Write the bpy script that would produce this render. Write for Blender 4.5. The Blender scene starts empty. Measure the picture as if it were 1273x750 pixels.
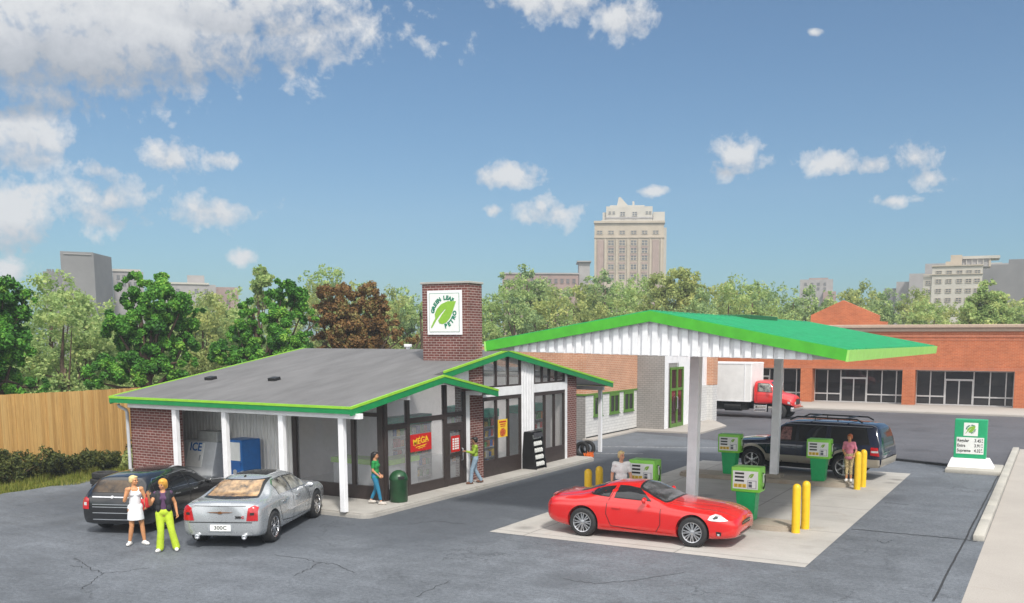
import bpy, bmesh, math, random
from math import sin, cos, pi, radians as RD, sqrt, atan2
from mathutils import Vector, Matrix
from mathutils.bvhtree import BVHTree
random.seed(7)
SC = bpy.context.scene
COL = SC.collection
ROOT = {}

# ------------------------------------------------------------------ camera
W, H = 1273.0, 750.0
FPX, PCX, PCY = 1156.913, 717.379, 558.819
YAW, PITCH, ROLL = 0.47697, -0.117576, 0.001863
CAM = Vector((18.771, -21.098, 5.327))
_F = Vector((-sin(YAW)*cos(PITCH), cos(YAW)*cos(PITCH), sin(PITCH)))
_r = Vector((cos(YAW), sin(YAW), 0)); _u = _r.cross(_F)
_R = cos(ROLL)*_r + sin(ROLL)*_u; _U = -sin(ROLL)*_r + cos(ROLL)*_u
cd = bpy.data.cameras.new('camera'); co = bpy.data.objects.new('camera', cd); COL.objects.link(co)
cd.sensor_fit = 'HORIZONTAL'; cd.sensor_width = 36; cd.lens = FPX/W*36
cd.shift_x = (W/2-PCX)/W; cd.shift_y = (PCY-H/2)/W
cd.clip_start = 0.1; cd.clip_end = 6000
co.matrix_world = Matrix(((_R.x, _U.x, -_F.x, CAM.x), (_R.y, _U.y, -_F.y, CAM.y), (_R.z, _U.z, -_F.z, CAM.z), (0, 0, 0, 1)))
SC.camera = co
def sight(x, y):                     # direction of the photograph's point (x, y)
    return _F + _R*((x-PCX)/FPX) - _U*((y-PCY)/FPX)
def on_z(x, y, z=0):
    d = sight(x, y); return CAM + d*((z-CAM.z)/d.z)
def far(x, y, dist):                 # a point that far away (horizontally)
    d = sight(x, y); return CAM + d*(dist/math.hypot(d.x, d.y))

# ------------------------------------------------------------------ materials
MATS = {}
def _n(nt, t, x=0, y=0, **kw):
    n = nt.nodes.new(t); n.location = (x, y)
    for k, v in kw.items(): setattr(n, k, v)
    return n
def _ramp(nt, fac, stops):
    r = _n(nt, 'ShaderNodeValToRGB'); e = r.color_ramp.elements
    while len(e) > len(stops): e.remove(e[-1])
    while len(e) < len(stops): e.new(1)
    for i, (p, c) in enumerate(stops):
        e[i].position = p; e[i].color = (c[0], c[1], c[2], 1) if hasattr(c, '__len__') else (c, c, c, 1)
    nt.links.new(fac, r.inputs[0]); return r.outputs[0]
def _math(nt, op, a, b=None, clamp=False):
    m = _n(nt, 'ShaderNodeMath', operation=op); m.use_clamp = clamp
    for i, v in enumerate((a, b)):
        if v is None: continue
        if hasattr(v, 'links'): nt.links.new(v, m.inputs[i])
        else: m.inputs[i].default_value = v
    return m.outputs[0]
def _mix(nt, fac, a, b, mode='MIX'):
    m = _n(nt, 'ShaderNodeMix', data_type='RGBA', blend_type=mode)
    for s, v in ((m.inputs[0], fac), (m.inputs[6], a), (m.inputs[7], b)):
        if hasattr(v, 'links'): nt.links.new(v, s)
        elif hasattr(v, '__len__'): s.default_value = (v[0], v[1], v[2], 1)
        else: s.default_value = v
    return m.outputs[2]
def _noise(nt, vec, scale, detail=4, rough=0.55, dist=0):
    n = _n(nt, 'ShaderNodeTexNoise'); n.inputs['Scale'].default_value = scale
    n.inputs['Detail'].default_value = detail; n.inputs['Roughness'].default_value = rough; n.inputs['Distortion'].default_value = dist
    if vec is not None: nt.links.new(vec, n.inputs['Vector'])
    return n.outputs['Fac']
def new_mat(name):
    m = bpy.data.materials.new(name); m.use_nodes = True
    nt = m.node_tree; b = nt.nodes['Principled BSDF']; return m, nt, b
def lin(c):                          # 0-255 sRGB to linear
    return tuple(((v/255)/12.92 if v <= 10 else ((v/255+.055)/1.055)**2.4) for v in c)
def mat(name, col, rough=.5, metal=0, var=.12, scale=6, bump=0, bscale=40, coat=0, spec=.5, stretch=None, dirt=0):
    if name in MATS: return MATS[name]
    m, nt, b = new_mat(name)
    tc = _n(nt, 'ShaderNodeTexCoord'); vec = tc.outputs['Object']
    if stretch:
        mp = _n(nt, 'ShaderNodeMapping'); mp.inputs['Scale'].default_value = stretch
        nt.links.new(vec, mp.inputs[0]); vec = mp.outputs[0]
    c = (col[0], col[1], col[2], 1)
    if var > 0:
        f = _noise(nt, vec, scale, 5, .6)
        lo = tuple(max(0, v*(1-var*1.6)) for v in col); hi = tuple(min(1, v*(1+var*1.2)) for v in col)
        o = _ramp(nt, f, [(.3, lo), (.7, hi)])
        if dirt > 0:
            f2 = _noise(nt, vec, scale*.35, 6, .7, .6)
            o = _mix(nt, _ramp(nt, f2, [(.5, 0), (.75, dirt)]), o, tuple(v*.45 for v in col))
        nt.links.new(o, b.inputs['Base Color'])
        f3 = _noise(nt, vec, scale*2.3, 4)
        rr = _ramp(nt, f3, [(.3, max(0, rough-.08)), (.7, min(1, rough+.08))])
        nt.links.new(rr, b.inputs['Roughness'])
    else:
        b.inputs['Base Color'].default_value = c; b.inputs['Roughness'].default_value = rough
    b.inputs['Metallic'].default_value = metal
    b.inputs['Specular IOR Level'].default_value = spec
    if coat: b.inputs['Coat Weight'].default_value = coat; b.inputs['Coat Roughness'].default_value = .04
    if bump:
        bn = _n(nt, 'ShaderNodeBump'); bn.inputs['Strength'].default_value = bump; bn.inputs['Distance'].default_value = .02
        nt.links.new(_noise(nt, vec, bscale, 4), bn.inputs['Height']); nt.links.new(bn.outputs[0], b.inputs['Normal'])
    MATS[name] = m; return m
def wall_vec(nt):                    # (along the wall, height) for axis-aligned walls
    g = _n(nt, 'ShaderNodeNewGeometry'); tc = _n(nt, 'ShaderNodeTexCoord')
    sp = _n(nt, 'ShaderNodeSeparateXYZ'); nt.links.new(tc.outputs['Object'], sp.inputs[0])
    tn = _n(nt, 'ShaderNodeSeparateXYZ'); nt.links.new(tc.outputs['Normal'], tn.inputs[0])
    s = _math(nt, 'GREATER_THAN', _math(nt, 'ABSOLUTE', tn.outputs[0]), .6)
    u = _math(nt, 'ADD', _math(nt, 'MULTIPLY', sp.outputs[1], s), _math(nt, 'MULTIPLY', sp.outputs[0], _math(nt, 'SUBTRACT', 1.0, s)))
    cb = _n(nt, 'ShaderNodeCombineXYZ'); nt.links.new(u, cb.inputs[0]); nt.links.new(sp.outputs[2], cb.inputs[1])
    return cb.outputs[0], tc.outputs['Object']
def brick(name, c1, c2, mortar, bw=.22, bh=.075, ms=.012, rough=.85, bump=.5, var=.35):
    m, nt, b = new_mat(name); v, ov = wall_vec(nt)
    t = _n(nt, 'ShaderNodeTexBrick'); nt.links.new(v, t.inputs['Vector'])
    t.inputs['Scale'].default_value = 1; t.inputs['Brick Width'].default_value = bw; t.inputs['Row Height'].default_value = bh
    t.inputs['Mortar Size'].default_value = ms; t.inputs['Mortar Smooth'].default_value = .15; t.inputs['Bias'].default_value = 0
    for k, c in (('Color1', c1), ('Color2', c2), ('Mortar', mortar)): t.inputs[k].default_value = (*c, 1)
    f = _noise(nt, ov, 1.3, 6, .65)
    o = _mix(nt, 1.0, t.outputs['Color'], _ramp(nt, f, [(.3, 1-var), (.7, 1.0)]), 'MULTIPLY')
    f2 = _noise(nt, ov, 45, 3)
    o = _mix(nt, .6, o, _ramp(nt, f2, [(.3, .75), (.7, 1.0)]), 'MULTIPLY')
    nt.links.new(o, b.inputs['Base Color']); b.inputs['Roughness'].default_value = rough
    bn = _n(nt, 'ShaderNodeBump'); bn.inputs['Strength'].default_value = bump; bn.inputs['Distance'].default_value = .012
    nt.links.new(_math(nt, 'SUBTRACT', 1.0, t.outputs['Fac']), bn.inputs['Height']); nt.links.new(bn.outputs[0], b.inputs['Normal'])
    MATS[name] = m; return m
def glass(name, tint=(.8, .85, .85), clear=.7, milk=(.3, .32, .33), milky=.25, rough=.03):
    m, nt, b = new_mat(name); nt.nodes.remove(b); out = nt.nodes['Material Output']
    tr = _n(nt, 'ShaderNodeBsdfTransparent'); tr.inputs[0].default_value = (*tint, 1)
    di = _n(nt, 'ShaderNodeBsdfDiffuse')
    tc = _n(nt, 'ShaderNodeTexCoord'); f = _noise(nt, tc.outputs['Object'], .9, 5)
    nt.links.new(_ramp(nt, f, [(.3, tuple(v*.8 for v in milk)), (.7, milk)]), di.inputs[0])
    m1 = _n(nt, 'ShaderNodeMixShader'); m1.inputs[0].default_value = milky
    nt.links.new(tr.outputs[0], m1.inputs[1]); nt.links.new(di.outputs[0], m1.inputs[2])
    gl = _n(nt, 'ShaderNodeBsdfGlossy'); gl.inputs['Roughness'].default_value = rough
    fr = _n(nt, 'ShaderNodeFresnel'); fr.inputs[0].default_value = 1.5
    m2 = _n(nt, 'ShaderNodeMixShader'); nt.links.new(_math(nt, 'MULTIPLY', fr.outputs[0], clear), m2.inputs[0])
    nt.links.new(m1.outputs[0], m2.inputs[1]); nt.links.new(gl.outputs[0], m2.inputs[2])
    nt.links.new(m2.outputs[0], out.inputs[0]); MATS[name] = m; return m

# ------------------------------------------------------------------ mesh builder
class MB:
    def __init__(s): s.bm = bmesh.new(); s.mi = 0
    def _f(s, vs):
        try: f = s.bm.faces.new(vs); f.material_index = s.mi; return f
        except ValueError: return None
    def quad(s, pts):
        return s._f([s.bm.verts.new(p) for p in pts])
    def solid(s, pts, h, bev=0):     # polygon pts (3D) pushed along vector h into a closed prism
        h = Vector(h); a = [s.bm.verts.new(Vector(p)) for p in pts]; b = [s.bm.verts.new(Vector(p)+h) for p in pts]
        n = len(a); fs = [s._f(list(reversed(a))), s._f(b)]
        for i in range(n): fs.append(s._f([a[i], a[(i+1) % n], b[(i+1) % n], b[i]]))
        fs = [f for f in fs if f]; bmesh.ops.recalc_face_normals(s.bm, faces=fs)
        if bev:
            ed = {e for f in fs for e in f.edges}
            r = bmesh.ops.bevel(s.bm, geom=list(ed), offset=bev, segments=2, profile=.5, affect='EDGES', clamp_overlap=True)
            for f in r['faces']: f.material_index = s.mi
        return s
    def box(s, x0, x1, y0, y1, z0, z1, bev=0):
        return s.solid([(x0, y0, z0), (x1, y0, z0), (x1, y1, z0), (x0, y1, z0)], (0, 0, z1-z0), bev)
    def obox(s, c, size, rot=None, bev=0):
        M = (rot.to_4x4() if rot else Matrix()); M = Matrix.Translation(c) @ M
        x, y, z = (v/2 for v in size)
        p = [M @ Vector(q) for q in ((-x, -y, -z), (x, -y, -z), (x, y, -z), (-x, y, -z))]
        return s.solid(p, M.to_3x3() @ Vector((0, 0, 2*z)), bev)
    def tube(s, pts, r, seg=10, caps=True):
        pts = [Vector(p) for p in pts]; rs = r if hasattr(r, '__len__') else [r]*len(pts); rings = []; prev = None
        for i, p in enumerate(pts):
            d = (pts[min(i+1, len(pts)-1)] - pts[max(i-1, 0)]).normalized()
            if prev is None:
                a = d.orthogonal().normalized()
            else:
                a = (prev - d*prev.dot(d))
                a = a.normalized() if a.length > 1e-6 else d.orthogonal().normalized()
            prev = a; b = d.cross(a)
            rings.append([s.bm.verts.new(p + (a*cos(2*pi*k/seg) + b*sin(2*pi*k/seg))*rs[i]) for k in range(seg)])
        for i in range(len(rings)-1):
            for k in range(seg): s._f([rings[i][k], rings[i][(k+1) % seg], rings[i+1][(k+1) % seg], rings[i+1][k]])
        if caps: s._f(list(reversed(rings[0]))); s._f(rings[-1])
        return s
    def lathe(s, prof, c=(0, 0, 0), seg=24, axis='z', M=None, caps=True):
        c = Vector(c); rings = []
        for r, h in prof:
            ring = []
            for k in range(seg):
                a = 2*pi*k/seg
                v = {'z': Vector((r*cos(a), r*sin(a), h)), 'y': Vector((r*sin(a), h, r*cos(a))), 'x': Vector((h, r*cos(a), r*sin(a)))}[axis]
                if M: v = M @ v
                ring.append(s.bm.verts.new(c+v))
            rings.append(ring)
        for i in range(len(rings)-1):
            for k in range(seg): s._f([rings[i][k], rings[i][(k+1) % seg], rings[i+1][(k+1) % seg], rings[i+1][k]])
        if caps: s._f(list(reversed(rings[0]))); s._f(rings[-1])
        return s
    def ball(s, c, r, sub=2, M=None):
        sc = r if hasattr(r, '__len__') else (r, r, r)
        X = Matrix.Translation(c) @ (M.to_4x4() if M else Matrix()) @ Matrix.Diagonal((*sc, 1))
        q = bmesh.ops.create_icosphere(s.bm, subdivisions=sub, radius=1, matrix=X)
        for v in q['verts']:
            for f in v.link_faces: f.material_index = s.mi
        return s
    def mesh(s, me, M):
        n0 = len(s.bm.verts); f0 = len(s.bm.faces); s.bm.from_mesh(me)
        s.bm.verts.ensure_lookup_table(); s.bm.faces.ensure_lookup_table()
        for i in range(n0, len(s.bm.verts)): s.bm.verts[i].co = M @ s.bm.verts[i].co
        for i in range(f0, len(s.bm.faces)): s.bm.faces[i].material_index = s.mi
        return s
    def text(s, body, size, M, depth=.004, fat=0, align='CENTER', sx=1):
        cu = bpy.data.curves.new('lettering', 'FONT'); cu.body = body; cu.size = size; cu.align_x = align; cu.align_y = 'CENTER'
        cu.extrude = depth/2; cu.offset = fat; cu.resolution_u = 3
        ob = bpy.data.objects.new('lettering', cu); COL.objects.link(ob)
        dg = bpy.context.evaluated_depsgraph_get(); dg.update()
        me = bpy.data.meshes.new_from_object(ob.evaluated_get(dg))
        s.mesh(me, M @ Matrix.Diagonal((sx, 1, 1, 1)))
        bpy.data.objects.remove(ob); bpy.data.curves.remove(cu); bpy.data.meshes.remove(me); return s
    def build(s, name, mats, parent=None, smooth=None, world=False, keep=False):
        me = bpy.data.meshes.new(name)
        if world and parent is not None:
            loc, rz = ROOT[parent.name]; X = Matrix.Rotation(-rz, 4, 'Z') @ Matrix.Translation(-Vector(loc)); s.bm.transform(X)
        s.bm.normal_update(); s.bm.to_mesh(me)
        if not keep: s.bm.free()
        return link(name, me, mats, parent, smooth)
def link(name, me, mats, parent=None, smooth=None):
    for m in (mats if isinstance(mats, (list, tuple)) else [mats]): me.materials.append(m)
    if smooth is not None:
        me.polygons.foreach_set('use_smooth', [True]*len(me.polygons))
        if smooth > 0: me.set_sharp_from_angle(angle=RD(smooth))
    o = bpy.data.objects.new(name, me); COL.objects.link(o)
    if parent is not None:
        o.parent = parent
        if parent.name in ROOT: ROOT[o.name] = ROOT[parent.name]
    return o
def tag(o, label=None, cat=None, group=None, kind=None):
    if label: o['label'] = label
    if cat: o['category'] = cat
    if group: o['group'] = group
    if kind: o['kind'] = kind
    return o
def thing(name, label, cat, loc=(0, 0, 0), rz=0, group=None, scale=1):
    o = bpy.data.objects.new(name, None); COL.objects.link(o)
    o.empty_display_size = .2; o.location = loc; o.rotation_euler = (0, 0, rz); o.scale = (scale,)*3
    ROOT[o.name] = (tuple(loc), rz)
    return tag(o, label, cat, group)
def kids(o): return [c for c in bpy.data.objects if c.parent == o]
def dup(o, loc=None, rz=None, label=None, parent=None, scale=None):
    c = o.copy(); COL.objects.link(c)
    if parent is not None: c.parent = parent
    if loc is not None: c.location = loc
    if rz is not None: c.rotation_euler = (0, 0, rz)
    if scale is not None: c.scale = scale if hasattr(scale, '__len__') else (scale,)*3
    if label: c['label'] = label
    for k in kids(o): dup(k, parent=c)
    return c
def facing(origin, normal, up=(0, 0, 1)):     # matrix: local x right, y up, z out of a flat board
    n = Vector(normal).normalized(); u = Vector(up); u = (u-n*u.dot(n)).normalized(); r = u.cross(n)
    return Matrix(((r.x, u.x, n.x, origin[0]), (r.y, u.y, n.y, origin[1]), (r.z, u.z, n.z, origin[2]), (0, 0, 0, 1)))
def plate(mb, M, pts, depth):                 # polygon given in the board's plane
    mb.solid([M @ Vector((p[0], p[1], 0)) for p in pts], (M.to_3x3() @ Vector((0, 0, depth))))
def rect(x0, x1, y0, y1): return [(x0, y0), (x1, y0), (x1, y1), (x0, y1)]
# ------------------------------------------------------------------ palette
def asphalt(name, base, lane_shade_k=.62):
    m, nt, b = new_mat(name); tc = _n(nt, 'ShaderNodeTexCoord'); v = tc.outputs['Object']
    big = _noise(nt, v, .16, 6, .6, .4); mid = _noise(nt, v, 1.4, 6, .7, .3); fine = _noise(nt, v, 38, 3, .8)
    o = _ramp(nt, big, [(.32, tuple(c*.80 for c in base)), (.5, base), (.7, tuple(min(1, c*1.14) for c in base))])
    o = _mix(nt, 1, o, _ramp(nt, mid, [(.3, .78), (.7, 1.12)]), 'MULTIPLY')
    o = _mix(nt, 1, o, _ramp(nt, fine, [(.28, .52), (.5, 1.0), (.75, 1.5)]), 'MULTIPLY')
    o = _mix(nt, 1, o, _ramp(nt, _noise(nt, v, 10, 4, .75), [(.34, .74), (.5, 1.0), (.66, 1.22)]), 'MULTIPLY')
    mp = _n(nt, 'ShaderNodeMapping'); mp.inputs['Scale'].default_value = (.35, 2.2, 1); mp.inputs['Rotation'].default_value = (0, 0, .5); nt.links.new(v, mp.inputs[0])
    st = _noise(nt, mp.outputs[0], .8, 5, .65)
    o = _mix(nt, 1, o, _ramp(nt, st, [(.35, .91), (.65, 1.06)]), 'MULTIPLY')
    # shade painted into the asphalt colour along the store front and parking bays
    sp = _n(nt, 'ShaderNodeSeparateXYZ'); nt.links.new(v, sp.inputs[0]); wn = _math(nt, 'MULTIPLY', _math(nt, 'SUBTRACT', _noise(nt, v, .38, 5, .6), .5), 5.0)
    lane_shade = None
    for cx, hx, cy, hy in ((2.4, 2.6, 9.0, 11.5), (-2.0, 4.2, -2.2, 2.6), (-7.5, 4.0, -1.0, 2.5)):
        qx = _math(nt, 'SUBTRACT', hx, _math(nt, 'ABSOLUTE', _math(nt, 'SUBTRACT', sp.outputs[0], cx))); qy = _math(nt, 'SUBTRACT', hy, _math(nt, 'ABSOLUTE', _math(nt, 'SUBTRACT', sp.outputs[1], cy)))
        q = _math(nt, 'MINIMUM', qx, qy); lane_shade = q if lane_shade is None else _math(nt, 'MAXIMUM', lane_shade, q)
    lm = _ramp(nt, _math(nt, 'ADD', _math(nt, 'MULTIPLY', _math(nt, 'ADD', lane_shade, wn), .2), .5), [(.25, 0), (.75, lane_shade_k)])
    o = _mix(nt, lm, o, tuple(c*k for c, k in zip(base, (.42, .44, .47))))
    # oil stains
    ow = _n(nt, 'ShaderNodeTexVoronoi', feature='F1'); ow.inputs['Scale'].default_value = .33
    wv = _n(nt, 'ShaderNodeVectorMath', operation='ADD'); nz = _n(nt, 'ShaderNodeTexNoise'); nz.inputs['Scale'].default_value = .9; nz.inputs['Detail'].default_value = 5
    nt.links.new(v, nz.inputs['Vector']); nt.links.new(v, wv.inputs[0]); nt.links.new(nz.outputs['Color'], wv.inputs[1])
    nt.links.new(wv.outputs[0], ow.inputs['Vector'])
    o = _mix(nt, _ramp(nt, ow.outputs['Distance'], [(.10, .45), (.3, 0)]), o, tuple(c*.45 for c in base))
    # cracks: warped cell borders, present only in patches
    ck = _n(nt, 'ShaderNodeTexVoronoi', feature='DISTANCE_TO_EDGE'); ck.inputs['Scale'].default_value = .3
    w2 = _n(nt, 'ShaderNodeVectorMath', operation='ADD'); n2 = _n(nt, 'ShaderNodeTexNoise'); n2.inputs['Scale'].default_value = 1.1; n2.inputs['Detail'].default_value = 7; n2.inputs['Roughness'].default_value = .7
    sc = _n(nt, 'ShaderNodeVectorMath', operation='SCALE'); sc.inputs['Scale'].default_value = 1.3
    nt.links.new(v, n2.inputs['Vector']); nt.links.new(n2.outputs['Color'], sc.inputs[0]); nt.links.new(v, w2.inputs[0]); nt.links.new(sc.outputs[0], w2.inputs[1])
    nt.links.new(w2.outputs[0], ck.inputs['Vector'])
    line = _ramp(nt, ck.outputs['Distance'], [(.0025, 1), (.008, 0)])
    gate = _ramp(nt, _noise(nt, v, .22, 3), [(.52, 0), (.64, .65)])
    cr = _math(nt, 'MULTIPLY', line, gate)
    o = _mix(nt, cr, o, tuple(c*.22 for c in base))
    nt.links.new(o, b.inputs['Base Color']); 
    nt.links.new(_ramp(nt, mid, [(.3, .62), (.7, .85)]), b.inputs['Roughness']); b.inputs['Specular IOR Level'].default_value = .35
    bn = _n(nt, 'ShaderNodeBump'); bn.inputs['Strength'].default_value = .35; bn.inputs['Distance'].default_value = .01
    nt.links.new(_math(nt, 'SUBTRACT', fine, cr), bn.inputs['Height']); nt.links.new(bn.outputs[0], b.inputs['Normal'])
    MATS[name] = m; return m
def concrete(name, base, rough=.85, joint=None, stain=.35):
    m, nt, b = new_mat(name); tc = _n(nt, 'ShaderNodeTexCoord'); v = tc.outputs['Object']
    big = _noise(nt, v, .5, 6, .65, .5); fine = _noise(nt, v, 30, 4, .7)
    o = _ramp(nt, big, [(.3, tuple(c*(1-stain*.5) for c in base)), (.62, base)])
    o = _mix(nt, 1, o, _ramp(nt, fine, [(.3, .86), (.7, 1.06)]), 'MULTIPLY')
    s2 = _noise(nt, v, .9, 7, .75, 1.2)
    o = _mix(nt, _ramp(nt, s2, [(.58, 0), (.72, stain)]), o, (base[0]*.62, base[1]*.53, base[2]*.42))
    if joint:
        mk = _n(nt, 'ShaderNodeMapping'); mk.inputs['Scale'].default_value = (.45, 3.2, 1); nt.links.new(v, mk.inputs[0])
        o = _mix(nt, _ramp(nt, _noise(nt, mk.outputs[0], 1.1, 6, .7, .6), [(.54, 0), (.74, .42)]), o, (base[0]*.50, base[1]*.45, base[2]*.38))
        ol = _n(nt, 'ShaderNodeTexVoronoi', feature='F1'); ol.inputs['Scale'].default_value = .62; nt.links.new(v, ol.inputs['Vector'])
        o = _mix(nt, _math(nt, 'MULTIPLY', _ramp(nt, ol.outputs['Distance'], [(.05, .75), (.24, 0)]), _ramp(nt, fine, [(.3, .5), (.6, 1)])), o, tuple(c*.30 for c in base))
        sp = _n(nt, 'ShaderNodeSeparateXYZ'); nt.links.new(v, sp.inputs[0]); tot = None
        for ax, step, offs in joint:
            q = _math(nt, 'ABSOLUTE', _math(nt, 'SUBTRACT', _math(nt, 'FRACT', _math(nt, 'DIVIDE', _math(nt, 'ADD', sp.outputs[ax], offs), step)), .5))
            l = _math(nt, 'LESS_THAN', q, .026/step)
            tot = l if tot is None else _math(nt, 'MAXIMUM', tot, l)
        o = _mix(nt, _math(nt, 'MULTIPLY', tot, .6), o, tuple(c*.4 for c in base))
    nt.links.new(o, b.inputs['Base Color']); b.inputs['Roughness'].default_value = rough; b.inputs['Specular IOR Level'].default_value = .25
    bn = _n(nt, 'ShaderNodeBump'); bn.inputs['Strength'].default_value = .25; bn.inputs['Distance'].default_value = .008
    nt.links.new(fine, bn.inputs['Height']); nt.links.new(bn.outputs[0], b.inputs['Normal'])
    MATS[name] = m; return m
M_ASPH = asphalt('asphalt', (.122, .134, .152))
M_ASPH2 = asphalt('shop_lot_asphalt', (.088, .089, .100), 0.0)
M_PAD = concrete('pale_concrete', (.43, .412, .385), joint=[(1, 4.0, 1.2), (0, 4.4, .6)])
M_WALK = concrete('walk_concrete', (.42, .40, .37), stain=.5)
M_ISLE = concrete('island_concrete', (.38, .33, .27), stain=.6)
M_STRIP = concrete('roadside_concrete', (.37, .34, .31), stain=.2)
M_KERB = concrete('kerb_concrete', (.42, .40, .36), stain=.5)
M_BRICKD = brick('dark_red_brick', (.14, .036, .029), (.20, .056, .045), (.42, .33, .30), .25, .092, .012)
M_BRICKO = brick('orange_brick', (.50, .22, .12), (.58, .28, .16), (.66, .50, .38), .30, .10, .011, var=.2)
M_BRICKR = brick('shop_brick', (.44, .105, .032), (.54, .145, .048), (.54, .26, .15), .34, .11, .010, var=.25)
M_BLOCKW = brick('white_block', (.62, .61, .60), (.67, .66, .64), (.45, .45, .45), .42, .16, .012, var=.12, bump=.4)
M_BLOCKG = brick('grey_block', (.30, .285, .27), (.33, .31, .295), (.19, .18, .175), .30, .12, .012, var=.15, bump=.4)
M_WHITE = mat('white_paint', (.76, .76, .78), .45, var=.05, scale=3, dirt=.18)
M_SIDING = mat('white_siding', (.74, .73, .71), .6, var=.10, scale=4, stretch=(3, 3, .4), dirt=.3)
M_GREEN = mat('green_trim', (.004, .21, .062), .4, var=.08, scale=4)
M_LIME = mat('lime_trim', (.25, .52, .035), .4, var=.08, scale=4)
M_CGREEN = mat('canopy_green', (.060, .37, .022), .42, var=.10, scale=3, dirt=.1)
M_PLIME = mat('pale_lime_trim', (.30, .62, .13), .42, var=.06, scale=3)
M_TEAL = mat('canopy_roof_green', (.005, .155, .05), .42, var=.10, scale=2)
M_ROOF = mat('grey_roofing', (.132, .13, .132), .9, var=.12, scale=.9, bump=.25, bscale=60, stretch=(1.6, .5, 1), dirt=.3)
M_SOFFIT = mat('soffit_paint', (.60, .59, .58), .7, var=.08)
M_FRAME = mat('brown_frame', (.040, .029, .027), .45, var=.12)
M_GLASS = glass('shop_window_glass', (.95, .96, .96), .5, (.78, .77, .79), .24)
M_GLASSC = glass('shop_front_glass', (.95, .96, .96), .55, (.62, .62, .62), .09)
M_INWALL = mat('interior_wall', (.84, .80, .80), .8, var=.04)
M_INFLOOR = mat('interior_floor', (.62, .62, .62), .5, var=.05)
M_BLACK = mat('black_plastic', (.012, .012, .013), .45, var=.15)
M_RUBBER = mat('tyre_rubber', (.018, .018, .019), .75, var=.2, scale=12)
M_DARK = mat('dark_underbody', (.010, .010, .010), .8, var=.2)
M_CHROME = mat('chrome', (.78, .78, .80), .16, 1, var=.04)
M_ALLOY = mat('wheel_alloy', (.60, .60, .62), .28, .9, var=.05)
M_STEEL = mat('grey_steel', (.42, .44, .47), .4, .6, var=.08)
M_YEL = mat('yellow_paint', (.76, .47, .012), .4, var=.08, scale=5, dirt=.12)
M_BLUE = mat('blue_paint', (.008, .13, .42), .35, var=.08)
M_GREYP = mat('pale_grey_paint', (.50, .52, .54), .45, var=.06, dirt=.15)
M_PLATE = mat('white_panel', (.74, .75, .73), .45, var=.04)
M_INK = mat('black_ink', (.014, .014, .014), .5, var=0)
M_LEAFG = mat('leaf_logo_green', (.22, .43, .035), .5, var=.05)
M_TXTG = mat('dark_green_lettering', (.004, .17, .09), .5, var=0)
M_BINGREEN = mat('dark_green_bin', (.012, .062, .022), .4, var=.15)
M_RED = mat('sign_red', (.50, .012, .012), .45, var=.06)
M_YTXT = mat('sign_yellow', (.80, .52, .02), .45, var=.06)
M_ORANGE = mat('orange_petals', (.80, .16, .02), .6, var=.2)
# ------------------------------------------------------------------ setting: ground and pavings
def sheet(name, pts, z, m, kind='structure'):
    b = MB(); b.quad([(p[0], p[1], z) for p in pts]); o = b.build(name, m); return tag(o, kind=kind)
def slab(name, x0, x1, y0, y1, h, m, r=0, bev=.03):
    b = MB()
    if r:
        pts = []
        for cx, cy, a0 in ((x1-r, y0+r, -90), (x1-r, y1-r, 0), (x0+r, y1-r, 90), (x0+r, y0+r, 180)):
            for k in range(9): a = RD(a0+k*90/8); pts.append((cx+r*cos(a), cy+r*sin(a), -.05))
        b.solid(pts, (0, 0, h+.05))
        ed = [e for e in b.bm.edges if all(abs(v.co.z-h) < 1e-4 for v in e.verts)]
        bmesh.ops.bevel(b.bm, geom=ed, offset=bev, segments=2, affect='EDGES', clamp_overlap=True)
    else: b.box(x0, x1, y0, y1, -.05, h, bev)
    return tag(b.build(name, m, smooth=40), kind='structure')
M_EARTH = mat('earth_and_turf', (.10, .115, .03), .95, var=.3, scale=1.5, bump=.5, bscale=20)
b = MB(); b.quad([(-260, -50, -.03), (230, -50, -.03), (230, 303, -.03), (-260, 303, -.03)]); tag(b.build('ground', M_EARTH), kind='structure')
b = MB()
edge = [(-13.2, -40), (-13.45, -8), (-13.7, -4.5), (-13.42, -1.2), (-13.7, 1.2), (-13.5, 3.2), (-13.6, 24), (-60, 24.5), (-60, 51), (60, 51), (60, 29.5), (17.25, 29.5), (17.25, -40)]
b._f([b.bm.verts.new((x, y, 0)) for x, y in edge]); tag(b.build('parking_lot', M_ASPH), kind='structure')
sheet('roadside_pavement', [(17.25, -40), (60, -40), (60, 29.5), (17.25, 29.5)], .004, M_STRIP)
M_SEAM = mat('tar_seam', (.022, .023, .026), .8, var=.3)
def strip(name, pts, w, z, m):
    b = MB(); P = [Vector((p[0], p[1], z)) for p in pts]; prev = None
    for i, p in enumerate(P):
        d = (P[min(i+1, len(P)-1)]-P[max(i-1, 0)]).normalized(); n = Vector((-d.y, d.x, 0))*w/2
        a = b.bm.verts.new(p+n); c = b.bm.verts.new(p-n)
        if prev: b._f([prev[0], a, c, prev[1]])
        prev = (a, c)
    return tag(b.build(name, m), kind='structure')
def wob(p, q, n=14, a=.05):
    return [(p[0]+(q[0]-p[0])*i/n+random.uniform(-a, a), p[1]+(q[1]-p[1])*i/n+random.uniform(-a, a)) for i in range(n+1)]
p1 = on_z(1160, 748); p2 = on_z(1241, 591)
strip('tar_seam', wob(p1, p2, 30, .012), .05, .004, M_SEAM)
strip('tar_seam', wob(on_z(1058, 658), on_z(1200, 671), 20, .03), .05, .008, M_SEAM)
strip('tar_seam', wob(on_z(1099, 625), on_z(1130, 628), 8, .02), .03, .008, M_SEAM)
strip('tar_seam', wob(on_z(1200, 671), on_z(1216, 674), 6, .02), .05, .008, M_SEAM)
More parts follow.
